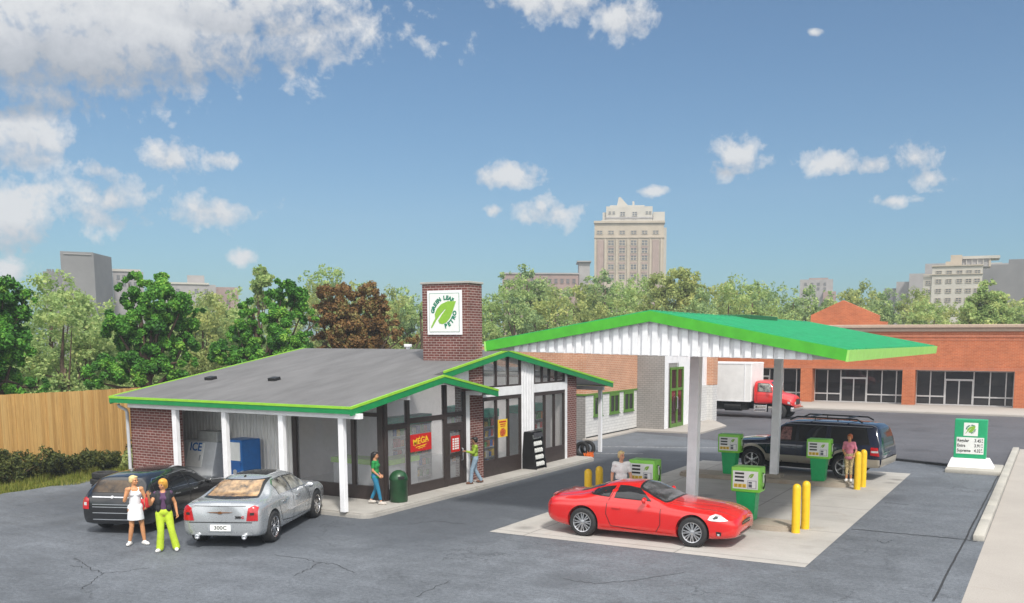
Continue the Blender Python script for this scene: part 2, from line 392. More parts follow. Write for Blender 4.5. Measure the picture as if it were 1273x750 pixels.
def pave_crack(pts, w=.02):
    P = [on_z(*p) for p in pts]; out = []
    for i in range(len(P)-1): out += wob(P[i], P[i+1], 7, .055)[:-1]
    out.append((P[-1].x, P[-1].y)); strip('pavement_crack', out, w, .004, M_SEAM)
pave_crack([(88, 703), (112, 707), (128, 713), (150, 711), (185, 706)])
pave_crack([(112, 707), (98, 698), (92, 694)], .02); pave_crack([(128, 713), (112, 726), (100, 733)], .018)
pave_crack([(340, 690), (372, 694), (398, 700), (420, 702), (440, 712)], .02); pave_crack([(398, 700), (380, 710), (366, 716)], .02)
pave_crack([(520, 742), (545, 728), (560, 722)], .018); pave_crack([(700, 720), (742, 726), (790, 722), (850, 712)], .02)
pave_crack([(505, 652), (540, 648), (580, 652)], .02); pave_crack([(1090, 672), (1100, 676), (1108, 672)], .02)
sheet('shop_lot', [(-2.8, 28.0), (5.5, 25.0), (14.9, 21.1), (17.2, 20.2), (17.2, 29.4), (60, 29.4), (60, 50.9), (-60, 50.9), (-60, 37)], .004, M_ASPH2)
# dark low kerb between the two lots, painted line behind the store
b = MB(); pts = [(on_z(1108, 574.5), on_z(1180, 582))]
A, B = (5.5, 24.9), (14.9, 21.0); d = (Vector(B)-Vector(A)).normalized(); n = Vector((-d.y, d.x))*.12
b.solid([(*(Vector(A)+n), -.02), (*(Vector(A)-n), -.02), (*(Vector(B)-n), -.02), (*(Vector(B)+n), -.02)], (0, 0, .12)); tag(b.build('low_kerb', M_SEAM), kind='structure')
M_LINE = mat('worn_line_paint', (.42, .42, .42), .8, var=.5, scale=8)
strip('painted_line', [(-1.6, 20.5), (2.6, 22.25), (7.0, 24.1)], .10, .004, M_LINE)
strip('painted_line', [(-.4, 17.9), (1.6, 18.9)], .08, .004, M_LINE)
sheet('fuelling_apron', [(4.906, .42), (13.695, .42), (13.695, 17.9), (4.906, 17.9)], .006, M_PAD)
slab('fuel_island', 6.3, 12.42, 4.15, 5.35, .15, M_ISLE, .5, .05)
slab('fuel_island', 5.6, 12.2, 12.85, 14.2, .15, M_ISLE, .5, .05)
slab('store_sidewalk', -10.0, .746, .21, 15.67, .157, M_WALK, .35, .05)
slab('shop_sidewalk', -30, 60, 50.6, 62, .15, M_STRIP)
slab('workshop_walk', -3.5, -2.85, 22.6, 28.4, .10, M_STRIP)
b = MB(); cs = [on_z(871, 540), on_z(903, 531)]
b.solid([(-3.5, 28.35, -.05), (cs[0].x, cs[0].y, -.05), (cs[1].x, cs[1].y, -.05), (-1.3, 37.2, -.05), (-3.5, 37.2, -.05)], (0, 0, .16), .02)
tag(b.build('workshop_doorstep', M_STRIP), kind='structure')
b = MB()
for i in range(9):
    y0 = 5.5+i*2.58; b.box(16.95, 17.24, y0, y0+2.56, -.05, .16, .04)
tag(b.build('kerb', M_KERB, smooth=40), kind='structure')

# ------------------------------------------------------------------ petrol station store
ST = thing('petrol_store', 'low petrol station store with grey gabled roof, green fascia and brown framed shop windows', 'building', (-5, 9.4, 0))
def part(name, b, m, parent=ST, smooth=None): return b.build(name, m, parent, smooth, world=True)
SL = .1697
def zl(y): return 3.34+SL*y                    # left slope
def zr(y): return 4.93-SL*(y-9.37)             # right slope
def zb(y): return 4.124-.19*(y-4.62)           # hood over the entrance
XB, XM, XF, FX = -10.24, 0.0, .425, -.23
YA, YR, YE, YB, YH = 0.0, 9.37, 18.82, 4.62, 7.99
RT = .10
b = MB()
b.solid([(XB, YA, zl(YA)-RT), (XF, YA, zl(YA)-RT), (XF, YB, zl(YB)-RT), (XM, YB, zl(YB)-RT), (XM, YR, zl(YR)-RT), (XB, YR, zl(YR)-RT)], (0, 0, RT))
def slope_piece(b, x0, x1, y0, y1): b.solid([(x0, y0, zr(y0)-RT), (x1, y0, zr(y0)-RT), (x1, y1, zr(y1)-RT), (x0, y1, zr(y1)-RT)], (0, 0, RT))
SX0, SX1, SY0, SY1 = -5.6, -1.3, 10.3, 14.6      # added opening in the unseen slope to bring daylight into the shop
slope_piece(b, XB, SX0, YR, YE); slope_piece(b, SX1, XM, YR, YE); slope_piece(b, SX0, SX1, YR, SY0); slope_piece(b, SX0, SX1, SY1, YE)
b.solid([(FX, YB, zl(YB)-RT), (XF, YB, zl(YB)-RT), (XF, YH, zb(YH)-RT), (FX, YH, zb(YH)-RT)], (0, 0, RT))
roof = part('roof', b, M_ROOF)
b = MB()
for x0, x1, y0, y1 in ((SX0, SX0+.08, SY0, SY1), (SX1-.08, SX1, SY0, SY1), (SX0+.08, SX1-.08, SY0, SY0+.08), (SX0+.08, SX1-.08, SY1-.08, SY1), (-3.49, -3.41, SY0+.08, SY1-.08)):
    b.solid([(x0, y0, zr(y0)-.12), (x1, y0, zr(y0)-.12), (x1, y1, zr(y1)-.12), (x0, y1, zr(y1)-.12)], (0, 0, .17))
rl = part('added_rooflight', b, M_STEEL, roof)
b = MB(); b.quad([(SX0+.04, SY0+.04, zr(SY0)+.01), (SX1-.04, SY0+.04, zr(SY0)+.01), (SX1-.04, SY1-.04, zr(SY1)+.01), (SX0+.04, SY1-.04, zr(SY1)+.01)]); part('pane', b, glass('added_rooflight_glass', (.95, .96, .96), .5, (.7, .7, .7), .06), rl)
for px, py in ((262, 472), (341, 473)):
    d = sight(px, py); t = (3.34+SL*CAM.y-CAM.z)/(d.z-SL*d.y); p = CAM+d*t
    b = MB(); b.obox((p.x, p.y, p.z+.04), (.34, .3, .14), Matrix.Rotation(math.atan(SL), 3, 'X'), .02)
    part('roof_vent', b, M_BLACK, roof)
b = MB(); b.box(-5.36, -5.24, 10.12, 10.24, 4.6, 5.04); b.box(-5.42, -5.18, 10.06, 10.30, 5.0, 5.12, .02)
part('roof_fan', b, M_WHITE, roof, 40)
# fascias: board (green) with a lime drip edge on top
def board(pts, thick, h, mbg, mbl, lim=.05):
    for i in range(len(pts)-1):
        p, q = Vector(pts[i]), Vector(pts[i+1])
        n = Vector(thick)
        mbg.solid([p-Vector((0, 0, lim)), q-Vector((0, 0, lim)), q-Vector((0, 0, h)), p-Vector((0, 0, h))], n)
        mbl.solid([p+Vector((0, 0, .022)), q+Vector((0, 0, .022)), q-Vector((0, 0, lim)), p-Vector((0, 0, lim))], n*1.25)
g, l = MB(), MB()
board([(XB, YA, zl(YA)), (XF, YA, zl(YA))], (0, -.06, 0), .2, g, l)
board([(XF, YA-.06, zl(YA)), (XF, YB, zl(YB)), (XF, YH, zb(YH))], (.06, 0, 0), .25, g, l)
board([(XM, YB+.6, zl(YB+.6)), (XM, YR, zl(YR)), (XM, YE, zr(YE))], (.06, 0, 0), .25, g, l)
board([(XB, YR, zr(YR)), (XB, YA, zl(YA))], (-.06, 0, 0), .25, g, l); board([(XB, YE, zr(YE)), (XB, YR, zr(YR))], (-.06, 0, 0), .25, g, l)
board([(XB, YE, zr(YE)), (XM, YE, zr(YE))], (0, .06, 0), .2, g, l)
board([(FX, YH+.003, zb(YH)), (XF, YH+.003, zb(YH))], (0, .05, 0), .2, g, l)
fa = part('fascia', g, M_GREEN); part('drip_edge', l, M_LIME, fa)
b = MB()
b.quad([(XB+.02, YA+.02, zl(YA)-.16), (XF-.02, YA+.02, zl(YA)-.16), (XF-.02, YB, zl(YB)-.16), (XB+.02, YB, zl(YB)-.16)])
b.quad([(XB+.02, YB, zl(YB)-.16), (XM-.02, YB, zl(YB)-.16), (XM-.02, YR, zl(YR)-.16), (XB+.02, YR, zl(YR)-.16)])
for x0, x1, y0, y1 in ((XB+.02, SX0, YR, YE-.02), (SX1, XM-.02, YR, YE-.02), (SX0, SX1, YR, SY0), (SX0, SX1, SY1, YE-.02)): b.quad([(x0, y0, zr(y0)-.16), (x1, y0, zr(y0)-.16), (x1, y1, zr(y1)-.16), (x0, y1, zr(y1)-.16)])
b.quad([(FX, YB, zl(YB)-.16), (XF-.02, YB, zl(YB)-.16), (XF-.02, YH, zb(YH)-.16), (FX, YH, zb(YH)-.16)])
part('soffit', b, M_SOFFIT)
Z0 = .157
b = MB(); b.box(-9.55, .62, .12, .30, 2.985, 3.145, .01); part('beam', b, M_WHITE)
b = MB(); b.box(-9.4, -.30, 18.47, 18.63, 2.95, 3.13, .01); part('beam', b, M_WHITE)
b = MB(); b.box(-.2, .40, 2.7, 2.85, 3.40, 3.53, .01); part('beam', b, M_WHITE)
b = MB(); b.box(-.2, .40, 6.85, 7.02, 3.33, 3.48, .01); part('beam', b, M_WHITE)
for x in (-7.29, -4.98, -2.53, -.12):
    b = MB(); b.box(x-.095, x+.095, .13, .29, Z0, 2.985, .012); part('post', b, M_WHITE)
b = MB(); b.box(-.57, -.40, 18.48, 18.62, 0, 2.95, .012); part('post', b, M_WHITE)
b = MB(); b.tube([(-10.02, .12, 3.08), (-10.02, .16, 3.0), (-9.88, .30, 2.88), (-9.88, .34, 2.78), (-9.88, .36, .1)], .055, 10); part('downpipe', b, M_GREYP, smooth=60)
# brick store room, brick piers, chimney
b = MB(); b.box(-9.86, -7.55, .45, .70, Z0, 3.18); b.box(-9.86, -9.6, .70, 15.6, Z0, 3.4); part('brick_wall', b, M_BRICKD)
b = MB(); b.box(-.9, FX, 14.65, 15.6, Z0, zr(15.6)-.17); b.box(-9.6, -.9, 15.4, 15.6, Z0, zr(15.6)-.17); part('brick_wall', b, M_BRICKD)
b = MB(); b.box(-2.245, FX+.03, 7.12, 7.98, 3.7, 7.32); b.box(-.85, FX+.03, 7.12, 7.98, Z0, 3.7); ch = part('chimney', b, M_BRICKD)
b = MB(); b.box(-2.30, FX+.08, 7.07, 8.03, 7.32, 7.40, .015); part('chimney_cap', b, M_WALK, ch)
# siding behind the ice chest
b = MB(); b.box(-9.59, -4.12, 2.30, 2.42, Z0, zl(2.4)-.18)
k = -9.5
while k < -4.15: b.box(k, k+.045, 2.27, 2.30, Z0, zl(2.2)-.2); k += .16
part('siding', b, M_SIDING)
# white gable panel, trims, corrugated column and bands on the front
b = MB(); b.solid([(FX, 4.7, zb(4.7)-.15), (FX, 7.12, zb(7.12)-.15), (FX, 7.12, zl(7.12)-.17), (FX, 4.7, zl(4.7)-.17)], (-.06, 0, 0))
b.box(FX-.06, FX+.035, 6.88, 7.10, Z0, 3.33)
part('gable_panel', b, M_WHITE)
b = MB(); b.box(FX-.12, FX+.02, 10.80, 11.80, Z0, 4.62)
for i in range(5): y = 10.86+i*.205; b.box(FX+.02, FX+.055, y, y+.06, Z0, 4.58)
part('corrugated_column', b, M_WHITE)
b = MB(); b.box(FX-.1, FX+.04, 7.99, 10.80, 3.17, 3.51, .01); b.box(FX-.1, FX+.04, 11.80, 14.64, 3.17, 3.51, .01); b.box(FX-.08, FX+.045, 14.48, 14.648, Z0, zr(14.6)-.2)
part('white_band', b, M_WHITE)
# --- glazing: every window a frame with one pane mesh
def window(name, frames, panes, glassm, label=None):
    b = MB()
    for f in frames: b.box(*f)
    w = part(name, b, M_FRAME)
    p = MB()
    for q in panes: p.quad(q[0])
    part('pane', p, glassm, w); return w
def yfr(y0, y1, z0, z1, d=.05): return (FX-.08, FX+d-.03, y0, y1, z0, z1)
def ypane(pts): return ([(FX-.035, y, z) for y, z in pts], (-.012, 0, 0))
# entrance bay
top = lambda y: zl(y)-.17 if y < 4.62 else zb(y)-.17
fr = [yfr(2.29, 2.42, Z0, 3.55, .07), yfr(3.42, 3.58, Z0, top(3.4)-.02, .06), yfr(5.52, 5.70, Z0, top(5.6)-.02, .06),
      yfr(2.42, 3.42, Z0, .50), yfr(3.58, 5.52, Z0, .50), yfr(2.42, 3.42, 2.42, 2.60), yfr(3.58, 5.52, 2.55, 2.72)]
for i in range(6):
    y0 = 2.42+i*.5; y1 = y0+.5
window('shop_window', fr, [ypane([(2.42, .50), (3.42, .50), (3.42, 2.42), (2.42, 2.42)]), ypane([(3.58, .50), (5.52, .50), (5.52, 2.55), (3.58, 2.55)]),
       ypane([(2.42, 2.60), (3.42, 2.60), (3.42, top(3.42)), (2.42, top(2.42))]), ypane([(3.58, 2.72), (5.52, 2.72), (5.52, top(5.52)), (4.62, top(4.62)), (3.58, top(3.58))])], M_GLASS)
window('transom_window', [yfr(5.70, 6.75, 2.62, 2.76), yfr(5.70, 6.75, 2.28, 2.38), yfr(6.70, 6.86, Z0, 3.45, .06)],
       [ypane([(5.70, 2.76), (6.70, 2.76), (6.70, top(6.7)), (5.70, top(5.7))]), ypane([(5.70, 2.38), (6.70, 2.38), (6.70, 2.62), (5.70, 2.62)])], M_GLASS)
b = MB()
for f in (yfr(5.71, 5.86, Z0+.02, 2.27), yfr(6.52, 6.69, Z0+.02, 2.27), yfr(5.86, 6.52, 2.10, 2.27), yfr(5.86, 6.52, Z0+.02, .42), yfr(5.86, 6.52, 1.18, 1.28)): b.box(*f)
dr = part('door', b, M_FRAME)
p = MB(); q = ypane([(5.86, .42), (6.52, .42), (6.52, 2.10), (5.86, 2.10)]); p.quad(q[0]); part('pane', p, M_GLASS, dr)
b = MB(); b.tube([(FX+.03, 6.56, 1.0), (FX+.09, 6.56, 1.02), (FX+.09, 6.56, 1.42), (FX+.03, 6.56, 1.44)], .016, 8); part('handle', b, M_STEEL, dr, 60)
# main front: two display windows below, two clerestories above
def lights(y0, y1, z0, z1, n, name, ztop=None, gm=M_GLASSC, kick=True):
    zt = (lambda y: z1) if ztop is None else ztop
    fr = [yfr(y0, y0+.09, z0, zt(y0)-.0), yfr(y1-.09, y1, z0, zt(y1))]
    zk = z0+.62 if kick else z0+.06
    fr.append(yfr(y0+.09, y1-.09, z0, zk)); panes = []
    if ztop is None: fr.append(yfr(y0+.09, y1-.09, z1-.14, z1))
    w = (y1-y0-.18)/n
    for i in range(n):
        a = y0+.09+i*w; c = a+w
        if i: fr.append(yfr(a-.05, a+.05, zk, min(zt(a-.05), zt(a+.05))-(.14 if ztop is None else 0)))
        if ztop is None: panes.append(ypane([(a, zk), (c, zk), (c, z1-.14), (a, z1-.14)]))
        else: panes.append(ypane([(a, zk), (c, zk), (c, zt(c)), (a, zt(a))]) if not (a < YR < c) else ypane([(a, zk), (c, zk), (c, zt(c)), (YR, zt(YR)), (a, zt(a))]))
    return window(name, fr, panes, gm)
mt = lambda y: (zl(y) if y < YR else zr(y))-.17
lights(7.99, 10.79, Z0, 3.165, 3, 'display_window')
lights(11.81, 14.47, Z0, 3.165, 3, 'display_window')
lights(7.99, 10.79, 3.515, 4, 3, 'clerestory_window', mt, M_GLASS, False)
lights(11.81, 14.47, 3.515, 4, 4, 'clerestory_window', mt, M_GLASS, False)
# side glazing under the eave
def xfr(x0, x1, z0, z1, d=.03): return (x0, x1, 2.29-d, 2.40, z0, z1)
def xpane(x0, x1, z0, z1): return ([(x0, 2.335, z0), (x1, 2.335, z0), (x1, 2.335, z1), (x0, 2.335, z1)], (0, .012, 0))
window('side_window', [xfr(-4.12, -3.95, Z0, 3.55, .05), xfr(-1.58, -1.43, Z0, 3.5), xfr(-.47, FX-.03, Z0, 3.5, .06), xfr(-3.95, -1.58, Z0, .60), xfr(-1.43, -.47, Z0, .60),
       xfr(-3.95, -1.58, 2.86, 2.98), xfr(-1.43, -.47, 2.86, 2.98)],
       [xpane(-3.95, -1.58, .60, 2.86), xpane(-1.43, -.47, .60, 2.86), xpane(-3.95, -1.58, 2.98, 3.5), xpane(-1.43, -.47, 2.98, 3.5)], M_GLASS)
# inside
b = MB(); b.box(-9.5, -.4, 2.45, 15.35, Z0, Z0+.012); part('floor', b, M_INFLOOR)
b = MB(); b.box(-6.2, -6.08, 2.45, 15.35, Z0, 3.3); b.box(-6.2, -6.08, 5.0, 13.6, 3.3, 3.9); b.box(-6.05, -4.2, 2.44, 2.5, Z0, 3.4); b.box(-6.05, -.42, 15.28, 15.38, Z0, 3.62); b.box(-.96, -.40, 14.56, 14.63, Z0, 3.6); b.box(-.99, -.93, 14.63, 15.28, Z0, 3.6); b.box(-6.05, -4.2, 2.5, 2.56, 3.4, 3.45); part('inner_wall', b, M_INWALL)
ck = thing('shop_counter', 'grey sales counter with lime green top inside the store by the corner window', 'counter', (-2.2, 3.6, Z0+.012))
b = MB(); b.box(-3.3, -1.0, 3.3, 4.0, Z0+.012, 1.12, .01); b.box(-1.66, -1.0, 4.0, 5.0, Z0+.012, 1.12, .01); b.build('cabinet', M_GREYP, ck, world=True)
b = MB(); b.box(-3.36, -.94, 3.24, 4.04, 1.12, 1.30, .01); b.box(-1.70, -.94, 4.04, 5.06, 1.12, 1.30, .01); b.build('worktop', M_LIME, ck, world=True)
# display shelving with packets
M_TEALH = mat('teal_header', (.03, .30, .22), .5, var=.1)
def shelf_unit(x, y, lab):
    t = thing('display_shelf', lab, 'shelf', (x, y, Z0+.012), 0, 'display shelves inside the store')
    b = MB(); b.box(-.03, 0, -1.15, 1.15, 0, 2.1); b.box(0, .42, -1.15, -1.12, 0, 2.1); b.box(0, .42, 1.12, 1.15, 0, 2.1); b.build('frame', M_GREYP, t)
    for k in range(5): b = MB(); b.box(.002, .42, -1.115, 1.115, .12+k*.4, .15+k*.4); b.build('shelf', M_GREYP, t)
    b = MB(); b.box(-.03, .46, -1.15, 1.15, 2.102, 2.42, .01); b.build('header', M_TEALH, t); return t
units = []
for i, (x, y, lab) in enumerate([(-2.3, 5.9, 'shelf unit seen through the entrance bay window, below a teal header'), (-1.5, 9.3, 'shelf unit behind the display window with the yellow poster'),
                    (-1.5, 13.1, 'shelf unit behind the display window right of the white column'), (-3.6, 11.3, 'shelf unit deepest inside the store, behind the white column')]):
    units.append((x, y)); shelf_unit(x, y, lab)
PK = []
for nm, c in (('red', (.5, .03, .02)), ('yellow', (.7, .45, .03)), ('blue', (.03, .10, .4)), ('orange', (.65, .2, .02)), ('green', (.06, .3, .05)), ('white', (.65, .65, .62))):
    PK.append((nm, mat('packet_'+nm, c, .45, var=.25, scale=14)))
rnd = random.Random(3); packs = {}
for (ux, uy) in units:
    for k in range(5):
        y = uy-1.02
        while y < uy+.98:
            w = rnd.choice((.17, .2, .24)); h = rnd.uniform(.17, .31); nm, m = PK[rnd.randrange(6)]; key = (nm, w)
            if key not in packs:
                b = MB(); b.box(-.11, .11, -w/2+.012, w/2-.012, 0, .28, .015); o = b.build('packet', m)
                tag(o, nm+' packet standing on a shelf inside the store', 'packet', nm+' packets on the store shelves'); packs[key] = o
            else: o = packs[key].copy(); COL.objects.link(o)
            o.location = (ux+.28, uy+(y-uy)+w/2, Z0+.162+k*.4); o.scale = (1, 1, h/.28); y += w+.01
# ------------------------------------------------------------------ sign on the chimney
LEAF = [(.86, .76), (.62, .765), (.42, .70), (.29, .59), (.22, .47), (.235, .37), (.17, .28), (.10, .16), (.125, .14), (.20, .24), (.28, .345), (.40, .47), (.535, .585), (.55, .57), (.43, .45), (.32, .315), (.36, .255), (.45, .235), (.57, .275), (.68, .38), (.76, .53)]
def leaf(mb, M, s, depth=.006):
    plate(mb, M @ Matrix.Translation((-s/2, -s/2, 0)), [(x*s, y*s) for x, y in LEAF], depth)
def leaf_sign(M, s, parent, txt=True, frame=True, sy=1.0):
    b = MB(); M2 = M @ Matrix.Diagonal((1, sy, 1, 1))
    leaf(b, M2 @ Matrix.Translation((0, 0, .002)), s); b.build('leaf_emblem', M_LEAFG, parent, world=True)
    b = MB()
    for i, c in enumerate('GREEN LEAF'):
        if c == ' ': continue
        a = RD(166-i*(166-60)/9); R = .40*s
        T = M2 @ Matrix.Translation(((.555-.5)*s+R*cos(a), (.44-.5)*s+R*sin(a), .004)) @ Matrix.Rotation(a-pi/2, 4, 'Z')
        b.text(c, .13*s, T, .006, .008*s)
    for i, c in enumerate('PETRO'):
        a = RD(-74+i*(74-10)/4); R = .375*s
        T = M2 @ Matrix.Translation(((.45-.5)*s+R*cos(a), (.55-.5)*s+R*sin(a), .004)) @ Matrix.Rotation(a+pi/2, 4, 'Z')
        b.text(c, .14*s, T, .006, .008*s)
    b.build('lettering', M_TXTG, parent, world=True)
sg = thing('chimney_sign', 'square white sign with green leaf and GREEN LEAF PETRO lettering on the brick chimney', 'sign', (-1.23, 7.1, 5.6))
M = facing((-1.235, 7.116, 6.285), (0, -1, 0))
b = MB(); b.box(-1.235-.76, -1.235+.76, 7.07, 7.118, 6.285-.80, 6.285+.80, .01); b.build('frame', M_WHITE, sg, world=True)
b = MB(); M1 = M @ Matrix.Translation((0, 0, .048)); plate(b, M1, rect(-.66, .66, -.70, .70), .004)
b.build('line_border', M_TXTG, sg, world=True)
b = MB(); M1 = M @ Matrix.Translation((0, 0, .0535)); plate(b, M1, rect(-.645, .645, -.685, .685), .004); b.build('panel', M_PLATE, sg, world=True)
leaf_sign(M @ Matrix.Translation((0, 0, .0585)), 1.47, sg, sy=1.06)
# ------------------------------------------------------------------ posters on the glass
ps = thing('mega_poster', 'red MEGA poster with yellow lettering stuck on the entrance bay window', 'poster', (-.2, 4.15, 1.2))
M = facing((FX+.012, 4.17, 1.88), (1, 0, 0)); XO = lambda M, d: M @ Matrix.Translation((0, 0, d))
b = MB(); plate(b, M, rect(-.60, .60, -.29, .29), .006); b.build('sheet', M_RED, ps, world=True)
b = MB(); b.text('MEGA', .29, XO(M, .010) @ Matrix.Translation((0, .05, 0)) @ Matrix.Rotation(.10, 4, 'Z'), .004, .004, 'CENTER', 1.12)
for k in range(14):
    a = 2*pi*k/14; c, s_ = cos(a), sin(a); r0, r1 = .75, .95
    p = [(c*.40*r0-s_*.010, s_*.22*r0+c*.010), (c*.44*r1, s_*.255*r1), (c*.40*r0+s_*.010, s_*.22*r0-c*.010)]
    plate(b, XO(M, .0075), p, .003)
plate(b, XO(M, .0075), [(-.27, -.14), (.27, -.085), (.27, -.11), (-.27, -.165)], .003)
plate(b, XO(M, .0075), [(-.16, -.19), (.20, -.15), (.20, -.17), (-.16, -.21)], .003)
b.build('lettering', M_YTXT, ps, world=True)
ps = thing('price_poster', 'small red poster with white list panel stuck on the entrance door', 'poster', (-.2, 6.2, 1.3))
M = facing((FX+.012, 6.20, 1.63), (1, 0, 0)); b = MB(); plate(b, M, rect(-.27, .27, -.29, .29), .006); b.build('sheet', M_RED, ps, world=True)
b = MB()
for cx in (-.13, .02, .15):
    for cy in (-.17, -.085, 0, .085, .165): plate(b, XO(M, .0065), rect(cx-.055, cx+.05, cy-.03, cy+.03), .003)
b.build('list_panel', M_PLATE, ps, world=True)
ps = thing('pizza_poster', 'yellow poster with a round pizza picture on the left display window', 'poster', (-.2, 9.4, 1.6))
M = facing((FX+.012, 9.38, 1.92), (1, 0, 0)) @ Matrix.Diagonal((.86, .66, 1, 1)); b = MB(); plate(b, M, rect(-.40, .40, -.52, .52), .006); b.build('sheet', M_YTXT, ps, world=True)
b = MB(); disc = lambda cx, cy, r, n=24: [(cx+r*cos(2*pi*i/n), cy+r*sin(2*pi*i/n)) for i in range(n)]
plate(b, XO(M, .0065), disc(.0, -.24, .25), .003); b.build('pizza_picture', mat('pizza_print', (.55, .16, .03), .5, var=.5, scale=16), ps, world=True)
b = MB()
for k in range(9): a = k*2.4; r = .04+.021*k; plate(b, XO(M, .010), disc(r*cos(a), -.24+r*sin(a), .038, 12), .003)
plate(b, XO(M, .0065), rect(-.3, .3, .33, .42), .003); plate(b, XO(M, .0065), rect(-.22, .24, .2, .26), .003); plate(b, XO(M, .0065), rect(-.18, .2, .09, .14), .003)
b.build('poster_print', M_RED, ps, world=True)
# ------------------------------------------------------------------ things on the sidewalk
ic = thing('ice_chest', 'pale grey ice chest with blue ICE lettering behind the white posts', 'ice chest', (-7.75, 1.72, Z0))
b = MB(); b.solid([(-.85, -.42, 0), (-.85, .42, 0), (-.85, .42, 1.62), (-.85, -.14, 1.62), (-.85, -.42, .55)], (1.65, 0, 0), .03); b.build('cabinet', M_GREYP, ic)
nrm = Vector((0, -1.07, .28)); Mi = facing((-.12, -.265, 1.15), nrm)
b = MB(); plate(b, Mi, rect(-.40, .36, -.42, .42), .03); hd = b.build('hatch', M_PLATE, ic)
b = MB(); plate(b, Mi @ Matrix.Translation((.26, -.1, .03)), rect(-.02, .02, -.1, .1), .03); b.build('handle', M_STEEL, hd)
b = MB(); b.text('ICE', .40, Mi @ Matrix.Translation((-.02, .26, .036)), .008, .008); b.build('lettering', M_BLUE, ic)
bx = thing('cooling_unit', 'grey metal box lying on top of the ice chest', 'box', (-7.35, 1.80, Z0+1.622))
b = MB(); b.box(-.55, .45, -.25, .25, 0, .36, .02)
for k in range(5): b.box(-.5, .4, -.265, -.25, .06+k*.055, .085+k*.055)
b.build('cooling_unit_casing', mat('dull_zinc', (.40, .41, .40), .5, .3, var=.1), bx)
bl = thing('drinks_machine', 'blue vending cabinet with a white panel, standing between two white posts', 'vending machine', (-5.80, 1.62, Z0))
b = MB(); b.box(-.42, .42, -.42, .42, .06, 1.80, .03); b.build('cabinet', M_BLUE, bl)
b = MB(); b.box(-.38, .38, -.45, -.42, .12, 1.05, .012); d_ = b.build('door', mat('deep_blue_paint', (.006, .09, .32), .35, var=.08), bl)
b = MB(); b.lathe([(.09, 0), (.09, -.02), (.05, -.024)], (.12, -.452, .72), 16, 'y'); b.build('handle', M_STEEL, d_, 40)
b = MB(); b.box(-.36, .36, -.44, -.422, 1.10, 1.72, .008); b.build('front_panel', M_PLATE, bl)
b = MB(); b.box(-.40, .40, -.40, .40, 0, .058); b.build('plinth', M_BLACK, bl)
bn = thing('litter_bin', 'dark green domed litter bin beside the entrance bay window', 'bin', (.20, 2.42, Z0))
b = MB(); b.lathe([(.25, 0), (.28, .03), (.285, .70), (.30, .72), (.30, .76), (.27, .86), (.19, .96), (.08, 1.015), (.01, 1.02)], (0, 0, 0), 32); b.build('drum', M_BINGREEN, bn, 50)
b = MB(); b.obox((.235, -.16, .80), (.05, .20, .10), Matrix.Rotation(-.6, 3, 'Z'), .015); b.build('flap', M_BLACK, bn)
rk = thing('display_rack', 'black sloping display rack with rows of white cartons by the white column', 'display rack', (.10, 11.25, Z0))
tx = Vector((.35, 0, 0))
b = MB(); b.solid([(-.36, -.42, 0), (.36, -.42, 0), (.14, -.42, 1.5), (-.22, -.42, 1.5)], (0, .04, 0)); b.solid([(-.36, .38, 0), (.36, .38, 0), (.14, .38, 1.5), (-.22, .38, 1.5)], (0, .04, 0)); 
b.solid([(-.36, -.38, .0), (-.22, -.38, 1.5), (-.18, -.38, 1.5), (-.32, -.38, 0)], (0, .76, 0)); b.box(-.22, .14, -.38, .38, 1.46, 1.5)
b.build('frame', M_BLACK, rk)
for k in range(5):
    z = .12+k*.27; x = .33-.22*z/1.5; b = MB(); b.box(-.25, x, -.38, .38, z-.03, z, .0); b.build('shelf', M_BLACK, rk)
b = MB(); M = facing((.185, 0, 1.36), (1, 0, .15)); plate(b, M, rect(-.36, .36, -.09, .09), .01); b.build('header', mat('rack_header', (.05, .05, .055), .4, var=.2), rk)
ct = None
for k in range(5):
    z = .12+k*.27; x = .33-.22*z/1.5
    for j in range(5):
        if ct is None:
            b = MB(); b.box(-.055, .055, -.05, .05, 0, .13, .01); b.box(-.03, .03, -.025, .025, .131, .17, .008); ct = b.build('carton', M_PLATE); tag(ct, 'small white carton on the black display rack', 'carton', 'white cartons on the display rack'); o = ct
        else: o = ct.copy(); COL.objects.link(o)
        o.location = (.10+x-.07, 11.25-.30+j*.15, Z0+z+.001)
def tyre(name, loc, rot, R, w, lab, group=None):
    b = MB(); r = R*.58
    prof = [(r, -w*.32), (r*1.12, -w*.46), (R*.86, -w*.5), (R*.96, -w*.42), (R, -w*.25), (R, w*.25), (R*.96, w*.42), (R*.86, w*.5), (r*1.12, w*.46), (r, w*.32), (r, -w*.32)]
    rings = []
    b2 = b.bm
    for rr, h in prof:
        rings.append([b2.verts.new((rr*cos(2*pi*k/40), rr*sin(2*pi*k/40), h)) for k in range(40)])
    for i in range(len(rings)-1):
        for k in range(40): b._f([rings[i][k], rings[i][(k+1) % 40], rings[i+1][(k+1) % 40], rings[i+1][k]])
    bmesh.ops.remove_doubles(b2, verts=b2.verts, dist=.001)
    for k in range(40):
        a = 2*pi*k/40
        b.obox((R*1.003*cos(a), R*1.003*sin(a), .0), (.018, .04, w*.7), Matrix.Rotation(a, 3, 'Z'))
    o = b.build(name, M_RUBBER, None, 50); o.location = loc; o.rotation_euler = rot; return tag(o, lab, 'tyre', group)
tyre('tyre', (-.42, 16.55, .35), (pi/2-.12, 0, .12), .345, .2, 'black tyre leaning against the end of the brick pier, nearer of the two', 'tyres at the end of the sidewalk')
tyre('tyre', (-.36, 17.0, .35), (pi/2-.14, 0, .22), .345, .2, 'black tyre standing behind another tyre, nearer the lone white post', 'tyres at the end of the sidewalk')
fl = thing('orange_plant', 'small clump of orange petals on the ground in front of the tyres', 'plant', (-.02, 16.4, 0))
